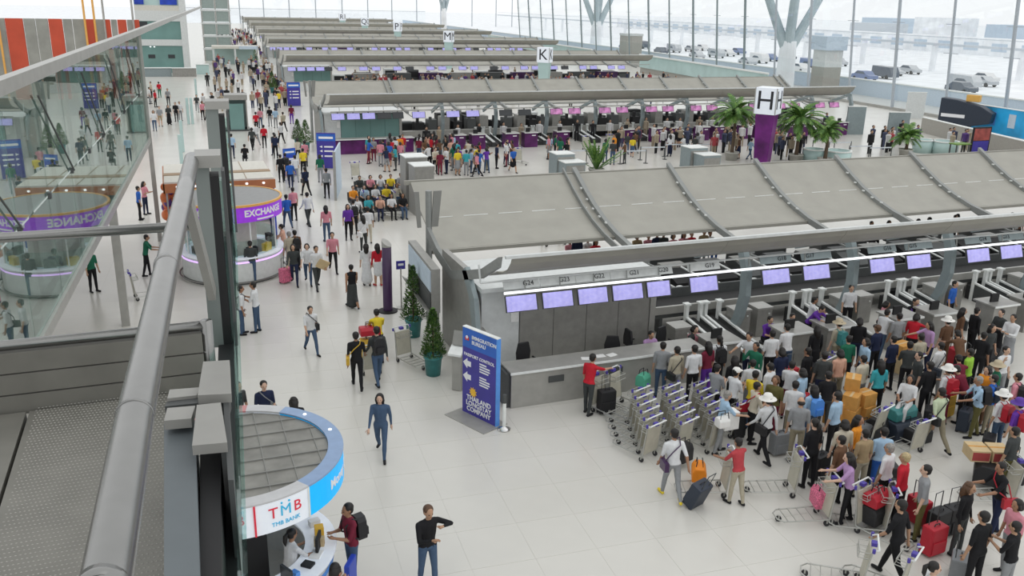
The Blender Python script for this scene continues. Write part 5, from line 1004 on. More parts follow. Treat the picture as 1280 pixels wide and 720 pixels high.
# ---------------------------------------------------------------- people: the crowd at the grey desks (head pixel -> ground point of a standing person)
SB, SR, SN, SY = 'suit_black', 'suit_red', 'suit_navy', 'suit_yellow'
BP = lambda m: ('backpack', m)
ST = lambda m: ('satchel', m)
crowd = [
 # px, py, face, pose, top, bottom, hair, extra
 (830,433,150,'stand','grey','denim','short',{}), (846,438,185,'stand','beige','grey','short',dict(sl='long',bag=ST(SB))), (869,435,180,'stand','white','black','short',dict(h=1.72)),
 (886,432,190,'stand','maroon','purple','long',{}), (900,425,170,'stand','white','black','tail',dict(bag=BP(SB))), (939,417,300,'reach','white','navy','short',dict(h=1.75)), (945,433,290,'phone','green','black','short',dict(sl='long')),
 (966,418,170,'stand','white','black','short',{}), (896,461,110,'hold','grey','black','short',{}), (919,466,100,'hold','white','black','short',dict(hat=('cap','hat_white'))), (919,450,180,'stand','black','black','long',{}),
 (942,455,160,'stand','white','grey','short',{}), (944,469,120,'hold','yellow','denim','short',{}), (945,483,80,'hold','cream','black','short',dict(bag=ST(SR))), (963,459,200,'stand','white','black','short',dict(sl='long')),
 (970,475,300,'stand','olive','maroon','bob',dict(hc='hair_brown')), (962,497,185,'stride','white','black','short',dict(hat=('sunhat','hat_white'),sl='long',bag=ST(SB),h=1.76)), (905,494,80,'push','lightblue','grey','short',dict(hc='hair_grey')),
 (995,482,140,'stand','white','khaki','short',{}), (1002,501,150,'stand','grey','khaki','bald',dict(h=1.74)), (1018,487,180,'stand','lightblue','denim','long',dict(bag=BP('sign_edge'))), (990,457,130,'hold','white','maroon','short',{}),
 (1004,466,200,'stand','lightblue','brown','bob',{}), (1020,528,185,'stand','black','black','tail',dict(h=1.74)), (987,411,175,'reach','white','denim','short',{}), (1022,412,180,'stand','black','black','long',dict(sl='long',leg='dress')),
 (1050,405,185,'stand','beige','khaki','short',dict(hat=('sunhat','hat_beige'),bag=BP('teal_pot'))), (1075,402,150,'stand','black','navy','bob',{}), (1099,388,100,'reach','white','denim','short',{}), (1098,411,190,'stand','navy','black','short',dict(hc='hair_brown',sl='long')),
 (1080,427,260,'stand','lightblue','navy','bob',{}), (1051,442,180,'stand','peach','khaki','bob',{}), (1082,450,190,'stand','cream','grey','short',{}), (1100,455,170,'stand','teal','black','long',{}),
 (1126,396,170,'stand','grey','charcoal','short',{}), (1143,397,120,'reach','red','black','bob',{}), (1166,406,260,'reach','lilac','navy','long',{}), (1186,402,180,'stand','brown','brown','short',dict(hat=('sunhat','hat_white'))),
 (1204,389,60,'stand','brown','black','long',{}), (1220,389,80,'stand','black','black','short',dict(sl='long')), (1253,391,270,'hold','charcoal','black','short',dict(leg='dress')), (1268,396,280,'hold','white','grey','short',dict(sl='long',leg='dress',h=1.74)),
 (1152,422,180,'stand','beige','grey','short',{}), (1177,433,190,'stand','white','grey','short',dict(bag=ST(SN))), (1138,432,150,'hold','charcoal','black','short',{}), (1165,456,180,'stand','black','black','short',dict(sl='long',h=1.74)),
 (1186,463,185,'stand','white','maroon','short',dict(hat=('sunhat','hat_white'),bag=BP('suit_red'))), (1214,441,200,'stand','lime','black','short',{}), (1204,457,150,'bend','maroon','navy','short',{}), (1258,438,0,'phone','white','grey','short',{}),
 (1249,458,230,'stand','green','grey','short',dict(hat=('sunhat','hat_beige'))), (1229,474,240,'push','lightblue','olive','short',dict(hc='hair_grey',bag=BP(SB),h=1.72)), (1244,474,210,'stand','blue','khaki','short',dict(bag=BP(SN))), (1233,463,270,'stand','orange','brown','bob',{}),
 (1256,495,185,'stand','white','denim','short',dict(hat=('sunhat','hat_white'),bag=BP('suit_red'))), (1180,487,180,'walk','palegreen','khaki','short',dict(bag=ST(SB),h=1.76)), (1274,472,200,'stand','pink','grey','short',dict(bag=BP(SB))), (1276,506,190,'stand','purple','khaki','short',dict(hat=('sunhat','hat_purple'),bag=BP('suit_red'))),
 (1048,494,200,'stand','lightblue','black','short',dict(h=1.74)), (1072,525,30,'stand','orange','navy','long',{}), (1057,531,170,'stand','cream','black','bob',{}), (1053,551,200,'stand','brown','black','short',{}),
 (1067,572,240,'push','lilac','black','long',{}), (1084,543,180,'stand','tan','beige','short',{}), (1105,541,160,'stand','lightblue','blue','short',{}), (1115,560,200,'stand','white','black','short',dict(hc='hair_grey',h=1.72)),
 (1132,570,210,'stand','red','black','short',dict(hc='hair_blond',sl='long',h=1.74)), (1160,586,230,'stand','grey','olive','short',dict(h=1.74)), (1130,628,200,'stride','black','black','short',dict(h=1.8)), (1211,609,20,'stand','black','charcoal','long',dict(sl='long',hc='hair_brown')),
 (1258,582,250,'push','black','navy','short',dict(bag=ST(SR),h=1.74)), (1232,645,185,'stand','black','black','short',dict(h=1.76)), (1273,631,260,'stand','pink','grey','bob',{}), (1272,660,200,'hold','black','grey','short',{}), (1166,710,60,'stand','white','black','tail',{}),
 (845,540,170,'pull','white','grey','short',dict(bag=ST('purple_dark'),h=1.74,shoes='yellow')), (927,553,190,'push','stripered','beige','short',dict(h=1.6)), (738,447,120,'reach','red','charcoal','short',dict(h=1.72)),
 (1030,445,150,'stand','charcoal','navy','short',{}), (1012,440,200,'stand','black','black','short',{}), (978,440,180,'stand','navy','black','bob',{}), (1065,425,170,'stand','green','black','short',{}), (1118,425,190,'stand','navy','black','short',{}),
 (1230,420,100,'stand','black','black','short',{}), (1240,410,0,'stand','charcoal','black','long',{}), (1205,425,160,'bend','brown','black','short',{}), (1036,470,160,'stand','black','charcoal','short',{}), (1150,445,250,'stand','charcoal','black','short',{}),
 (1270,540,190,'stand','charcoal','olive','short',{}), (1215,470,190,'bend','maroon','black','short',{}),
]
def relax(P, ymax, dmin=.46, it=30):
    for _ in range(it):
        for i in range(len(P)):
            for j in range(i):
                dx = P[i][0]-P[j][0]; dy = P[i][1]-P[j][1]; d = sqrt(dx*dx+dy*dy)+1e-6
                if d < dmin: k = (dmin-d)/d*.5; P[i][0] += dx*k; P[i][1] += dy*k; P[j][0] -= dx*k; P[j][1] -= dy*k
        for q in P: q[1] = min(q[1], ymax)
    return P
PP = []
for c in crowd:
    h = c[7].get('h', 1.64); p = G(c[0], c[1], h*.945 if c[3] != 'bend' else h*.85); PP.append([p.x, p.y])
relax(PP, 19.72)
for c, (cx_, cy_) in zip(crowd, PP):
    px_, py_, fc, ps, tp, bt_, hr_, ex = c; pl = 'among the grey-desk queue'
    if py_ > 500: pl = 'at the tail of the trolley queue'
    if (px_, py_) == (738, 447): pl = 'at the steel service counter'
    if (px_, py_) in ((845, 540), (927, 553)): pl = 'beside the parked trolleys'
    if ps == 'hold' or px_ > 1200: pl = pl.replace('among the grey-desk queue', 'in the dense grey-desk queue')
    person(cx_, cy_, 0, fc, ps, tp, bt_, hr_, place=pl, **ex)
def stool(x, y, face, label, grp='stools under seated people'):
    t = thing('stool', label, 'stool', (x, y, 0), radians(face), grp)
    b = MB(); b.lathe([(0, .36), (.19, .36), (.2, .40), (.18, .425), (0, .425)], n=16); b.build('seat', 'chair_black', t); b = MB(); b.tube([(0, 0, .03), (0, 0, .36)], .03, 8); b.build('stem', 'chrome', t); b = MB(); b.lathe([(0, 0), (.2, 0), (.2, .03), (0, .04)], n=16); b.build('base', 'dark_metal', t)
# clerks behind the nearest desks
for px_, py_, fc, ps, tp, bt_, hr_, ex in [
 (822,421,0,'type','lilac','black','short',{}), (877,415,20,'type','charcoal','black','bob',{}), (886,419,0,'type','pink','black','short',{}), (974,403,0,'type','purple','black','short',{}), (1029,391,20,'bend','purple','black','short',{}),
 (1015,372,60,'push','white','black','short',dict(h=1.6)), (1064,360,340,'stand','white','black','short',{}), (1104,378,60,'type','pink','black','bob',{}), (1152,377,0,'type','purple','black','short',{}), (1193,355,20,'stand','blue','black','short',{}), (1170,385,0,'type','black','black','short',{}), (1012,404,350,'type','black','black','short',dict(sl='long'))]:
    hz = 1.25 if ps == 'type' else 1.4 if ps == 'bend' else 1.55
    p = G(px_, py_, hz); yc_ = max(p.y, 21.25); person(p.x, yc_, 0, fc, ps, tp, bt_, hr_, place='behind the grey check-in desks', **ex)
    if ps == 'type': stool(p.x, yc_, fc, 'black swivel stool under a seated check-in clerk')
# ---------------------------------------------------------------- concourse walkers (feet pixel)
walk = [
 (477,570,340,'walk','denim','denim','long',dict(sl='long',h=1.72),'past the blue sign'), (535,735,10,'scratch','black','denim','short',dict(sl='long',hc='hair_brown',h=1.8),'in the open near the bank kiosk'), (447,485,170,'walk','black','black','short',dict(bag=ST('suit_yellow'),h=1.74),'beside the red-loaded trolley'),
 (473,480,185,'stride','charcoal','denim','short',dict(sl='long',bag=BP(SB),h=1.8),'beside the red-loaded trolley'), (390,442,10,'walk','white','denim','short',dict(bag=ST(SB),h=1.62),'alone in mid concourse'), (417,340,355,'walk','pink','black','short',dict(h=1.72),'towards the bridge'),
 (441,385,185,'walk','black','charcoal','bun',dict(sl='tank',leg='dress',h=1.66),'away past the totem'), (459,357,170,'stand','white','white','long',dict(leg='dress'),'beside the dark totem'), (473,357,190,'stand','red','white','long',dict(sl='long',leg='skirt',shoes='red'),'beside the dark totem'),
 (386,355,350,'walk','white','denim','bob',{},'with a parcel companion'), (397,361,10,'stride','white','charcoal','short',dict(h=1.74),'carrying a brown parcel'), (369,356,350,'walk','charcoal','navy','long',dict(sl='long'),'pulling a pink case'),
 (322,415,250,'hold','white','denim','short',dict(h=1.74),'near the exchange kiosk'), (304,418,90,'stand','white','denim','short',dict(bag=ST(SB)),'near the exchange kiosk'), (288,418,80,'stand','white','denim','short',{},'near the exchange kiosk'),
 (316,354,180,'stand','charcoal','denim','short',{},'at the exchange kiosk counter'), (289,352,180,'stand','navy','denim','short',{},'at the exchange kiosk counter'), (357,329,250,'push','peach','grey','short',{},'at the exchange kiosk counter'), (364,340,200,'stand','beige','beige','short',dict(hc='hair_grey'),'behind the kiosk customers'), (371,338,190,'stand','brown','black','short',dict(bag=BP(SB)),'behind the kiosk customers'),
 (368,276,200,'stand','pink','black','short',{},'in mid concourse'), (360,285,190,'walk','blue','denim','short',{},'in mid concourse'), (386,283,200,'stride','white','charcoal','short',dict(sl='long',h=1.72),'in mid concourse'), (409,302,180,'stand','pink','denim','long',{},'in mid concourse'),
 (409,248,180,'stand','grey','black','short',dict(sl='long'),'before the pale partition'), (401,228,170,'stand','green','grey','bob',{},'before the pale partition'), (383,245,200,'walk','navy','black','short',dict(bag=ST(SB)),'in mid concourse'), (352,228,180,'stand','black','black','short',{},'at the small blue notice'), (358,226,190,'stand','charcoal','black','short',dict(bag=BP(SB)),'at the small blue notice'),
 (370,228,180,'walk','white','grey','short',{},'in mid concourse'), (364,236,170,'walk','blue','navy','short',{},'behind the small blue notice'), (373,203,200,'walk','cream','black','bob',{},'in the middle distance'), (382,208,190,'stand','pink','charcoal','short',{},'in the middle distance'), (345,198,170,'stand','navy','black','short',{},'in the middle distance'), (380,218,180,'walk','yellow','black','short',{},'in the middle distance'),
 (436,300,0,'stand','purple','black','long',{},'in the group near the seats'), (443,293,190,'stand','white','black','short',dict(bag=BP(SB)),'in the group near the seats'), (455,316,200,'stand','white','charcoal','long',dict(bag=ST('paper')),'in the group near the seats'), (461,304,180,'stand','white','cream','short',{},'in the group near the seats'),
 (212,156,20,'stand','charcoal','black','long',dict(leg='dress'),'in the far open concourse'), (194,164,0,'stand','white','denim','long',{},'in the far open concourse'), (201,158,10,'stand','grey','tan','short',dict(leg='shorts'),'in the far open concourse'), (221,152,350,'stand','black','black','short',{},'in the far open concourse'), (226,151,10,'stand','white','grey','short',{},'in the far open concourse'),
 (211,132,0,'stand','grey','black','short',{},'in the far open concourse'), (195,134,60,'stand','red','black','bob',{},'in the far waiting cluster'), (188,130,80,'stand','white','grey','short',{},'in the far waiting cluster'), (200,122,200,'stand','red','green','short',{},'in the far waiting cluster'), (190,122,300,'stand','cream','black','short',{},'in the far waiting cluster'), (182,128,90,'sit','charcoal','black','short',{},'in the far waiting cluster'), (176,152,60,'stand','grey','grey','short',{},'at the glass wall end'),
 (260,152,20,'walk','white','black','short',dict(hat=('cap','hat_white')),'beyond the stanchion'), (254,150,30,'stand','pink','black','bob',{},'beyond the stanchion'), (247,140,0,'walk','charcoal','grey','short',{},'beyond the stanchion'), (274,101,0,'stand','black','black','short',{},'near the low far kiosk'),
 (291,198,170,'stand','lightblue','navy','short',{},'behind the steel lift head'), (307,205,180,'sit','black','black','short',{},'on the floor by the lift head'), (331,185,180,'stand','red','black','short',{},'in the middle distance'), (321,165,170,'walk','red','black','short',{},'in the middle distance'), (326,160,190,'stand','pink','denim','short',{},'in the middle distance'), (345,160,180,'stand','lightblue','grey','short',{},'in the middle distance'), (355,165,200,'walk','beige','black','short',{},'in the middle distance'), (365,155,180,'stand','maroon','purple','bob',{},'in the middle distance'), (349,135,190,'stand','yellow','navy','short',{},'in the middle distance'),
 (338,158,180,'stand','black','grey','short',{},'in the middle distance'), (344,195,190,'walk','charcoal','navy','short',{},'in the middle distance'), (352,180,200,'walk','white','black','short',{},'in the middle distance'), (316,188,160,'walk','charcoal','black','bob',{},'in the middle distance'), (321,182,200,'walk','white','grey','short',{},'in the middle distance'),
]
for px_, py_, fc, ps, tp, bt_, hr_, ex, pl in walk:
    x, y = at_feet(px_, py_); person(x, y, 0, fc, ps, tp, bt_, hr_, place=pl, **ex)
    if ps == 'sit': stool(x, y, fc, 'low black stool under a waiting person in the concourse')
# foreground staff and visitors of the bank kiosk
person(KX+.75, KY+.0-.55, 0, 120, 'push', 'white', 'black', 'tail', place='inside the bank kiosk', h=1.62)
p = G(437, 634, 1.66); person(p.x, p.y, 0, 285, 'hold', 'maroon', 'denim', 'short', bag=('backpack', 'suit_black'), h=1.76, place='at the bank kiosk counter')
p = G(345, 602, 1.5); person(KX+1.35, KY-1.75, 0, 150, 'hold', 'red', 'black', 'bob', place='at the outside of the bank kiosk counter', h=1.6)
p = G(329, 478, 1.62); person(p.x, p.y, 0, 10, 'stand', 'navy', 'black', 'short', place='behind the bank kiosk roof', bag=('satchel', 'suit_grey')); p = G(367, 500, 1.6); person(p.x, p.y, 0, 180, 'stand', 'black', 'black', 'long', place='behind the bank kiosk roof')
p = G(296, 480, 1.6); person(p.x, p.y, 0, 40, 'stand', 'charcoal', 'black', 'short', place='behind the bank kiosk roof')
# people on the left under the glass wall
for px_, py_, fc, ps, tp, bt_, hr_ in ((183,268,60,'hold','pink','navy','long'), (176,275,100,'stand','blue','black','short'), (118,365,40,'stand','green','black','short'), (185,345,90,'push','green','black','short'), (55,420,90,'stand','grey','black','short')):
    x, y = at_feet(px_, py_) if px_ > 60 else (G(53, 410, 1.6).x, G(53, 410, 1.6).y); person(x, y, 0, fc, ps, tp, bt_, hr_, place='on the floor below the glass wall')
# ---------------------------------------------------------------- seated waiting group
seats = []
rs = random.Random(5)
def bench(x, y, rot, n, label):
    t = thing('waiting_bench', label, 'bench', (x, y, 0), rot, 'waiting benches')
    for k in range(n):
        b = MB(); b.box((k*.58, -.22, .40), (k*.58+.52, .22, .45)); b.build('seat', 'dark_metal', t, bevel=.015); b = MB(); b.prism([(.2, .45), (.26, .45), (.33, .85), (.28, .86)], 'x', k*.58, k*.58+.52); b.build('backrest', 'dark_metal', t)
    b = MB(); b.bar((0, 0, .37), (n*.58, 0, .37), .06, .05); b.build('beam', 'steel', t)
    for x_ in (.2, n*.58-.3): b = MB(); b.box((x_, -.2, 0), (x_+.06, .2, .36)); b.build('leg', 'steel', t)
tops = ['white', 'teal', 'peach', 'white', 'black', 'orange', 'lightblue', 'white', 'yellow', 'cream', 'red', 'charcoal', 'pink', 'white', 'yellow', 'grey', 'navy', 'green']
i = 0
for row, (px_, py_, n, rot) in enumerate(((440, 276, 5, 0), (436, 262, 6, 0), (444, 247, 5, 0))):
    p = G(px_, py_); bench(p.x, p.y, rot, n, ['front metal waiting bench with seated passengers', 'middle metal waiting bench with seated passengers', 'rear metal waiting bench with seated passengers'][row])
    for k in range(n):
        person(p.x+k*.58+.26, p.y-.02, -.02, rs.uniform(-12, 12), rs.choice(['sit', 'type']), tops[i % len(tops)], rs.choice(['black', 'navy', 'grey', 'denim']), rs.choice(['short', 'long', 'bob', 'short']), place='on the waiting bench', h=1.62); i += 1
# ---------------------------------------------------------------- passengers before the purple desks (the spread of the photo's queues)
tp = ['white', 'white', 'white', 'yellow', 'red', 'pink', 'lightblue', 'black', 'navy', 'green', 'peach', 'grey', 'cream', 'maroon', 'purple', 'orange', 'teal', 'blue', 'charcoal', 'brown']
btl = ['black', 'navy', 'denim', 'grey', 'charcoal', 'khaki', 'maroon']
cl_ = [(545, 195, 22, 10, 14), (560, 212, 24, 8, 12), (592, 214, 26, 8, 12), (630, 210, 12, 6, 5), (665, 175, 24, 5, 6), (745, 176, 26, 6, 8), (700, 200, 16, 6, 7), (800, 185, 30, 8, 12), (770, 200, 20, 6, 5), (850, 188, 26, 9, 12), (915, 190, 24, 10, 14), (985, 195, 20, 8, 10), (1100, 190, 16, 6, 8), (1135, 180, 12, 4, 4), (1195, 190, 16, 3, 5), (480, 205, 26, 12, 14)]
pts_ = []
for cx, cy, sx_, sy_, n in cl_:
    for k in range(n):
        for tr in range(20):
            px_ = cx+rs.uniform(-1, 1)*sx_; py_ = cy+rs.uniform(-1, 1)*sy_; p = G(px_, py_)
            if p.y < 60.6 and all((p.x-q[0])**2+(p.y-q[1])**2 > .3 for q in pts_): break
        else: continue
        pts_.append((p.x, p.y))
REAR = 21
pts_.sort(key=lambda q: q[0]**2+q[1]**2)
QUOTA = 298-NP-REAR-2
for x_, y_ in pts_[:QUOTA]:
    lg = rs.choice(['trousers']*4+['shorts', 'skirt'])
    person(x_, y_, 0, rs.choice([180, 170, 190, 150, 210, 0, 90, 270])+rs.uniform(-15, 15), rs.choice(['stand', 'stand', 'stand', 'hold', 'walk', 'push']), rs.choice(tp), rs.choice(btl), rs.choice(['short', 'short', 'long', 'bob', 'tail']), leg=lg, h=rs.uniform(1.55, 1.74), place='in the hall before the purple desks')
FARPTS = pts_[QUOTA:]
# people on the rear side of the nearest row
for px_, py_, fc, ps, t_, b_, hr_ in ((713,292,0,'sit','pink','black','bob'), (735,290,10,'sit','white','grey','short'), (745,293,0,'sit','red','black','long'), (722,288,180,'stand','navy','navy','short'), (797,286,0,'sit','tan','brown','bob'), (811,286,0,'sit','pink','white','short'), (822,283,180,'stand','navy','navy','short'), (830,283,180,'stand','charcoal','navy','short'), (842,286,0,'sit','pink','white','bob'), (855,284,350,'sit','pink','grey','long'), (865,283,0,'sit','red','black','short'), (880,280,0,'stand','tan','grey','short'), (888,282,0,'sit','white','blue','short'), (1090,273,0,'sit','yellow','black','short'), (1112,272,0,'sit','peach','black','long'), (1148,270,180,'stand','black','black','short'), (1162,268,180,'stand','maroon','black','bob'), (1194,265,0,'stand','white','black','short'), (1206,263,180,'bend','black','navy','short'), (1265,262,0,'stand','charcoal','black','short'), (1276,262,0,'stand','brown','black','short')):
    z = 1.15 if ps == 'sit' else 1.5; p = G(px_, py_+(11 if px_ < 1000 else 8), z); person(p.x, p.y, .0, fc, ps, t_, b_, hr_, place='on the rear side of the nearest row')
    if ps == 'sit': stool(p.x, p.y, fc, 'low stool under a passenger on the rear side of the nearest row')
NFAR = NP
X, Y, L = ISL['H']
for i in range(24): FARPTS.append((X+7.2+i*1.6+rs.uniform(-.3, .3), Y+rs.uniform(1.2, 2.3)))
print('PEOPLE', NP)
finish_people()
# far crowd, too small and too many to count: one mesh of low figures
def far_crowd():
    b = MB(); rn = random.Random(11); slots = ['p1', 'p2', 'p3', 'p4', 'p5', 'p6']; cols_ = [(.012,.012,.014), (.6,.6,.6), (.05,.06,.11), (.38,.06,.07), (.36,.30,.22), (.10,.05,.2)]
    for s, c in zip(slots, cols_): mat('far_'+s, c, .8)
    mat('far_skin', (.4,.25,.17), .7)
    def fig(x, y):
        h = rn.uniform(.92, 1.05); t = rn.choice((0, 0, 0, 1, 1, 1, 2, 2, 3, 4, 4, 5)); u = rn.choice((0, 0, 2, 4)); a = rn.random()*6.28; ca, sa = cos(a)*.1, sin(a)*.1
        for s in (-1, 1): b.tube([(x+ca*s, y+sa*s, 0), (x+ca*s*.9, y+sa*s*.9, .85*h)], [.06, .09], 6, u)
        b.tube([(x, y, .8*h), (x, y, 1.1*h), (x, y, 1.38*h), (x, y, 1.46*h)], [.17, .17, .21, .08], 8, t)
        for s in (-1, 1): b.tube([(x+ca*2.3*s, y+sa*2.3*s, 1.4*h), (x+ca*2.6*s, y+sa*2.6*s, .8*h)], [.06, .04], 5, t)
        b.ell((x, y, 1.58*h), (.1, .11, .13), 8, 6, 6); b.ell((x, y+.03, 1.62*h), (.105, .115, .11), 8, 5, 0)
    for x_, y_ in FARPTS: fig(x_, y_)
    for Lt, n in (('K', 110), ('M', 90), ('P', 50)):
        X, Y, L = ISL[Lt]
        for k in range(n): fig(X+rn.uniform(5, L+3), Y+rn.choice([rn.uniform(-5, -.4), rn.uniform(1.1, 3.2)]))
    for k in range(210):
        y = 88+200*rn.random()**1.3; x = 6.8+SK*(y-20)-8.5*rn.random()**1.4; fig(x, y)
    for k in range(60):
        y = rn.uniform(95, 130); fig(rn.uniform(20, 55), y-8)
    o = b.build('far_crowd', ['far_'+s for s in slots]+['far_skin'], None); o['label'] = 'distant crowd of tiny passengers around the farther check-in rows'; o['category'] = 'crowd'; o['kind'] = 'stuff'
far_crowd()
# ---------------------------------------------------------------- trolleys and luggage
# parked nest of trolleys
nest = [(800, 505), (812, 512), (790, 540), (826, 520), (842, 500), (855, 512), (868, 522), (835, 545), (850, 555), (812, 552), (870, 545), (882, 535), (888, 560), (860, 572)]
base = G(830, 560)
i = 0
for r_ in range(3):
    for k in range(6):
        p = G(795+r_*36, 566-r_*4); q = Vector((.14, .42, 0)).normalized()*(.40*k)
        trolley(p.x+q.x+.1*r_, p.y+q.y, 200, 'steel luggage trolley with purple handle ends in the %s nested row' % ['outer', 'middle', 'inner'][r_], 'nested luggage trolleys'); i += 1
def T(px_, py_, face, label): p = G(px_, py_); return trolley(p.x, p.y, face, label, 'trolleys in use')
T(762, 518, 20, 'empty luggage trolley against the steel service counter'); T(784, 512, 25, 'luggage trolley with a green basket at the service counter'); p = G(802, 500); holdall(p.x, p.y, .45, 30, 'basket_green', 'green net bag hanging on the counter-side trolley', (.35, .3, .35))
T(880, 615, 250, 'trolley carrying an orange bag beside the red-striped shirt'); p = G(872, 606); holdall(p.x, p.y, .18, 60, 'suit_orange', 'bright orange holdall on a trolley', (.5, .32, .34)); p = G(866, 590); holdall(p.x-.1, p.y+.3, .18, 20, SB, 'black bag behind the orange holdall on the trolley', (.4, .3, .42)); p = G(898, 575); holdall(p.x, p.y, .9, 0, 'paper', 'white plastic bag on the trolley of the red-striped shirt', (.3, .25, .25))
T(1005, 650, 255, 'trolley with a pink dotted bag behind a beige panel'); p = G(1022, 640); holdall(p.x, p.y, .18, 70, 'suit_pinkdot', 'pink dotted bag lying on a low trolley', (.42, .3, .4)); T(965, 615, 250, 'empty trolley beside the black-shirted ponytail'); T(1075, 660, 240, 'trolley pushed by the lilac-topped woman')
T(1100, 672, 15, 'trolley loaded with a red case on black bags'); p = G(1092, 660); holdall(p.x, p.y+.05, .18, 15, SB, 'large black bag at the bottom of the red-case trolley', (.6, .45, .4)); suitc = G(1090, 655); holdall(p.x, p.y+.05, .60, 15, 'suit_red', 'red soft case lying on top of a black bag', (.62, .4, .26))
T(1045, 728, 230, 'trolley corner at the bottom edge near the ponytailed girl'); T(1095, 735, 210, 'trolley with purple handle near the ponytailed girl')
T(1075, 545, 200, 'trolley piled with orange cartons'); p = G(1060, 535)
for i, (dx, dy, z, a, d) in enumerate(((0, 0, .18, 10, (.5, .4, .42)), (.5, .05, .18, -5, (.45, .4, .4)), (.0, .02, .6, 15, (.48, .38, .38)), (.48, .08, .58, -12, (.46, .4, .36)), (.22, .3, .98, 25, (.46, .38, .34)), (-.45, .1, .18, 5, (.4, .4, .55)))):
    carton(p.x+dx, p.y+dy, z, a+20, 'carton', 'orange-brown carton %s on the carton trolley' % ['at the bottom corner', 'beside the bottom carton', 'stacked in the second layer', 'stacked beside the second layer', 'crowning the pile', 'standing upright'][i], d)
p = G(1122, 470); T(1120, 478, 190, 'trolley with a square carton behind the seated woman')
for i, (z, d) in enumerate(((.2, (.6, .45, .45)), (.66, (.55, .42, .4)))): carton(p.x, p.y, z, 10, 'carton' if i else 'carton_pale', ['tan carton under the orange one behind the seated woman', 'orange carton on top behind the seated woman'][i], d)
# luggage mound with a woman sitting on it
p = G(1128, 545)
for i, (dx, dy, z, a, m, d) in enumerate(((0, 0, .0, 0, SN, (.9, .5, .45)), (-.5, .3, 0, 20, SB, (.7, .5, .5)), (.35, .35, 0, -15, SB, (.7, .5, .5)), (0, .2, .46, 8, 'teal_pot', (.8, .45, .3)), (-.8, 0, 0, 40, SB, (.6, .4, .4)), (-.95, .35, .0, 0, 'suit_grey', (.5, .4, .35)), (.1, -.35, 0, 5, SB, (.7, .4, .4)))):
    holdall(p.x+dx, p.y+dy, z, a, m, '%s holdall in the heap under the seated woman' % ['long navy', 'bulging black', 'tilted black', 'topmost dark teal', 'outer black', 'small grey', 'front black'][i], d, 'holdalls in the luggage heap')
person(p.x+.2, p.y+.25, .30, 300, 'sit', 'white', 'white', 'long', place='on a heap of dark luggage', h=1.62, sl='short')
T(1125, 560, 190, 'trolley under the dark luggage heap')
# cases standing on the floor
ALLP = [(o.location.x, o.location.y) for o in bpy.data.objects if o.name.startswith('person')]
def clear_spot(x, y, d=.42):
    best = (x, y); bd = -1
    for r_ in (0, .15, .3, .45, .6):
        for k in range(10 if r_ else 1):
            a = k*.628; q = (x+r_*cos(a), y+r_*sin(a)); m = min((q[0]-u)**2+(q[1]-v)**2 for u, v in ALLP)
            if m > d*d: ALLP.append(q); return q
            if m > bd: bd = m; best = q
    ALLP.append(best); return best
def SCs(px_, py_, face, m, label, h=.62, tilt=0): p = G(px_, py_); p.x, p.y = clear_spot(p.x, p.y); return suitcase(p.x, p.y, face, m, label, h, tilt)
SCs(738, 519, 0, SB, 'black trolley case beside the counter customer', .68); SCs(857, 632, 200, SN, 'navy trolley case being pulled beside the parked trolleys', .66, -22); SCs(1155, 676, 10, SB, 'black upright case in front of the grey-shirted man', .66); SCs(1182, 668, 0, SB, 'black upright case beside the brown-haired girl', .66); SCs(1194, 697, 5, SR, 'dark red upright case before the black t-shirts', .66); SCs(1202, 524, 10, SY, 'yellow trolley case behind the pale green shirt', .66)
SCs(362, 356, 30, 'suit_pinkdot', 'pink trolley case pulled by the dark-haired woman', .6); SCs(978, 575, 0, 'suit_grey', 'grey case standing in the trolley queue', .6); SCs(1195, 722, 40, 'suit_grey', 'grey case at the feet of the black t-shirts', .5)
for i, (x, y, m) in enumerate(((985, 470, 'suit_red'), (1000, 505, 'suit_red'), (930, 520, SB), (1015, 465, SB), (1040, 500, SB), (1140, 500, SB), (1160, 520, SB), (1205, 500, SB), (1225, 520, SN), (1215, 455, SB), (1235, 445, SB), (1250, 470, SB), (1190, 445, SR), (1060, 590, SB), (1090, 600, SB), (1035, 600, SB), (1110, 620, SB), (1145, 640, 'suit_red'), (1240, 560, SB), (1265, 590, SB))):
    SCs(x, y+14, i*37 % 90, m, '%s trolley case between the queueing passengers' % ('red' if m in (SR, 'suit_red') else 'navy' if m == SN else 'black'), .62)['group'] = 'trolley cases in the queue'
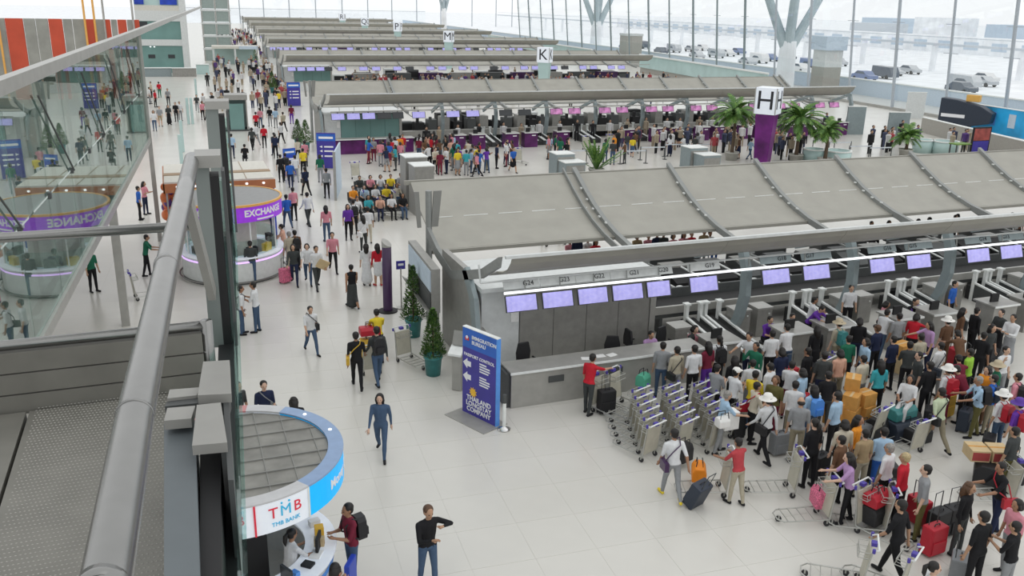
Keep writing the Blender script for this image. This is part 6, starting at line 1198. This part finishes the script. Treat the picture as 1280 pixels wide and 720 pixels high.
# boxes on the trolley at the right
T(1235, 625, 250, 'trolley carrying two pale cartons with red print'); p = G(1232, 605)
holdall(p.x, p.y, .18, 40, SB, 'black bag under the pale cartons', (.9, .6, .45))
for i in range(2):
    t = carton(p.x-.25+i*.42, p.y+.2-i*.2, .64, -25, 'carton_pale', ['pale carton with red side print, first on the right-hand trolley', 'pale carton with red side print, second on the right-hand trolley'][i], (.42, .5, .28)); b = MB(); b.box((-.19, -.256, .04), (.19, -.251, .24)); b.build('red_print', 'carton_red', t)
for i, (x, y, f_) in enumerate(((515, 455, 20), (505, 262, 90), (488, 272, 60), (448, 225, 10), (468, 262, 80), (652, 205, 10), (735, 188, 0), (765, 186, 0), (1010, 480, 200), (1030, 470, 180), (690, 306, 90), (712, 303, 95), (185, 372, 100))):
    pl = ['beside the teal-potted shrub', 'before the waiting benches, farther one', 'before the waiting benches, nearer one', 'behind the waiting benches', 'at the corner of the waiting benches', 'alone before the purple desks', 'at a purple desk', 'at the next purple desk', 'with luggage amid the grey-desk queue', 'with bags amid the grey-desk queue', 'behind the near canopy', 'second behind the near canopy', 'with green-shirted porter below the glass wall'][i]
    T(x, y, f_, 'luggage trolley ' + pl)
p = G(470, 442); T(462, 462, 180, 'trolley loaded with a red bag beside two backs'); holdall(p.x-.3, p.y-.6, .9, 0, 'suit_red', 'red bag on top of the pushed trolley', (.6, .4, .25)); holdall(p.x-.3, p.y-.6, .18, 0, 'suit_yellow', 'yellow bag low on the pushed trolley', (.55, .4, .6)); p = G(473, 452); person(p.x, p.y, 0, 180, 'push', 'yellow', 'navy', 'short', place='in front of the red-loaded trolley')
b = MB(); b.box((-.22, -.02, -.18), (.22, .02, .18)); p = G(402, 361); tag(b.build('brown_parcel', 'carton_pale', None, loc=(p.x+.05, p.y-.25, 1.02), rot=(.3, .5, .2)), 'flat brown parcel held under a man\'s arm', 'parcel')
b = MB(); b.box((-.2, -.15, 0), (.2, .15, .45)); p = G(911, 525, .9); tag(b.build('white_box', 'paper', None, loc=(p.x, p.y, .7), bevel=.01), 'white box on the trolley of the light blue shirt', 'box'); p = G(905, 540); trolley(p.x+.05, p.y+.1, 200, 'trolley carrying a white box', 'trolleys in use')
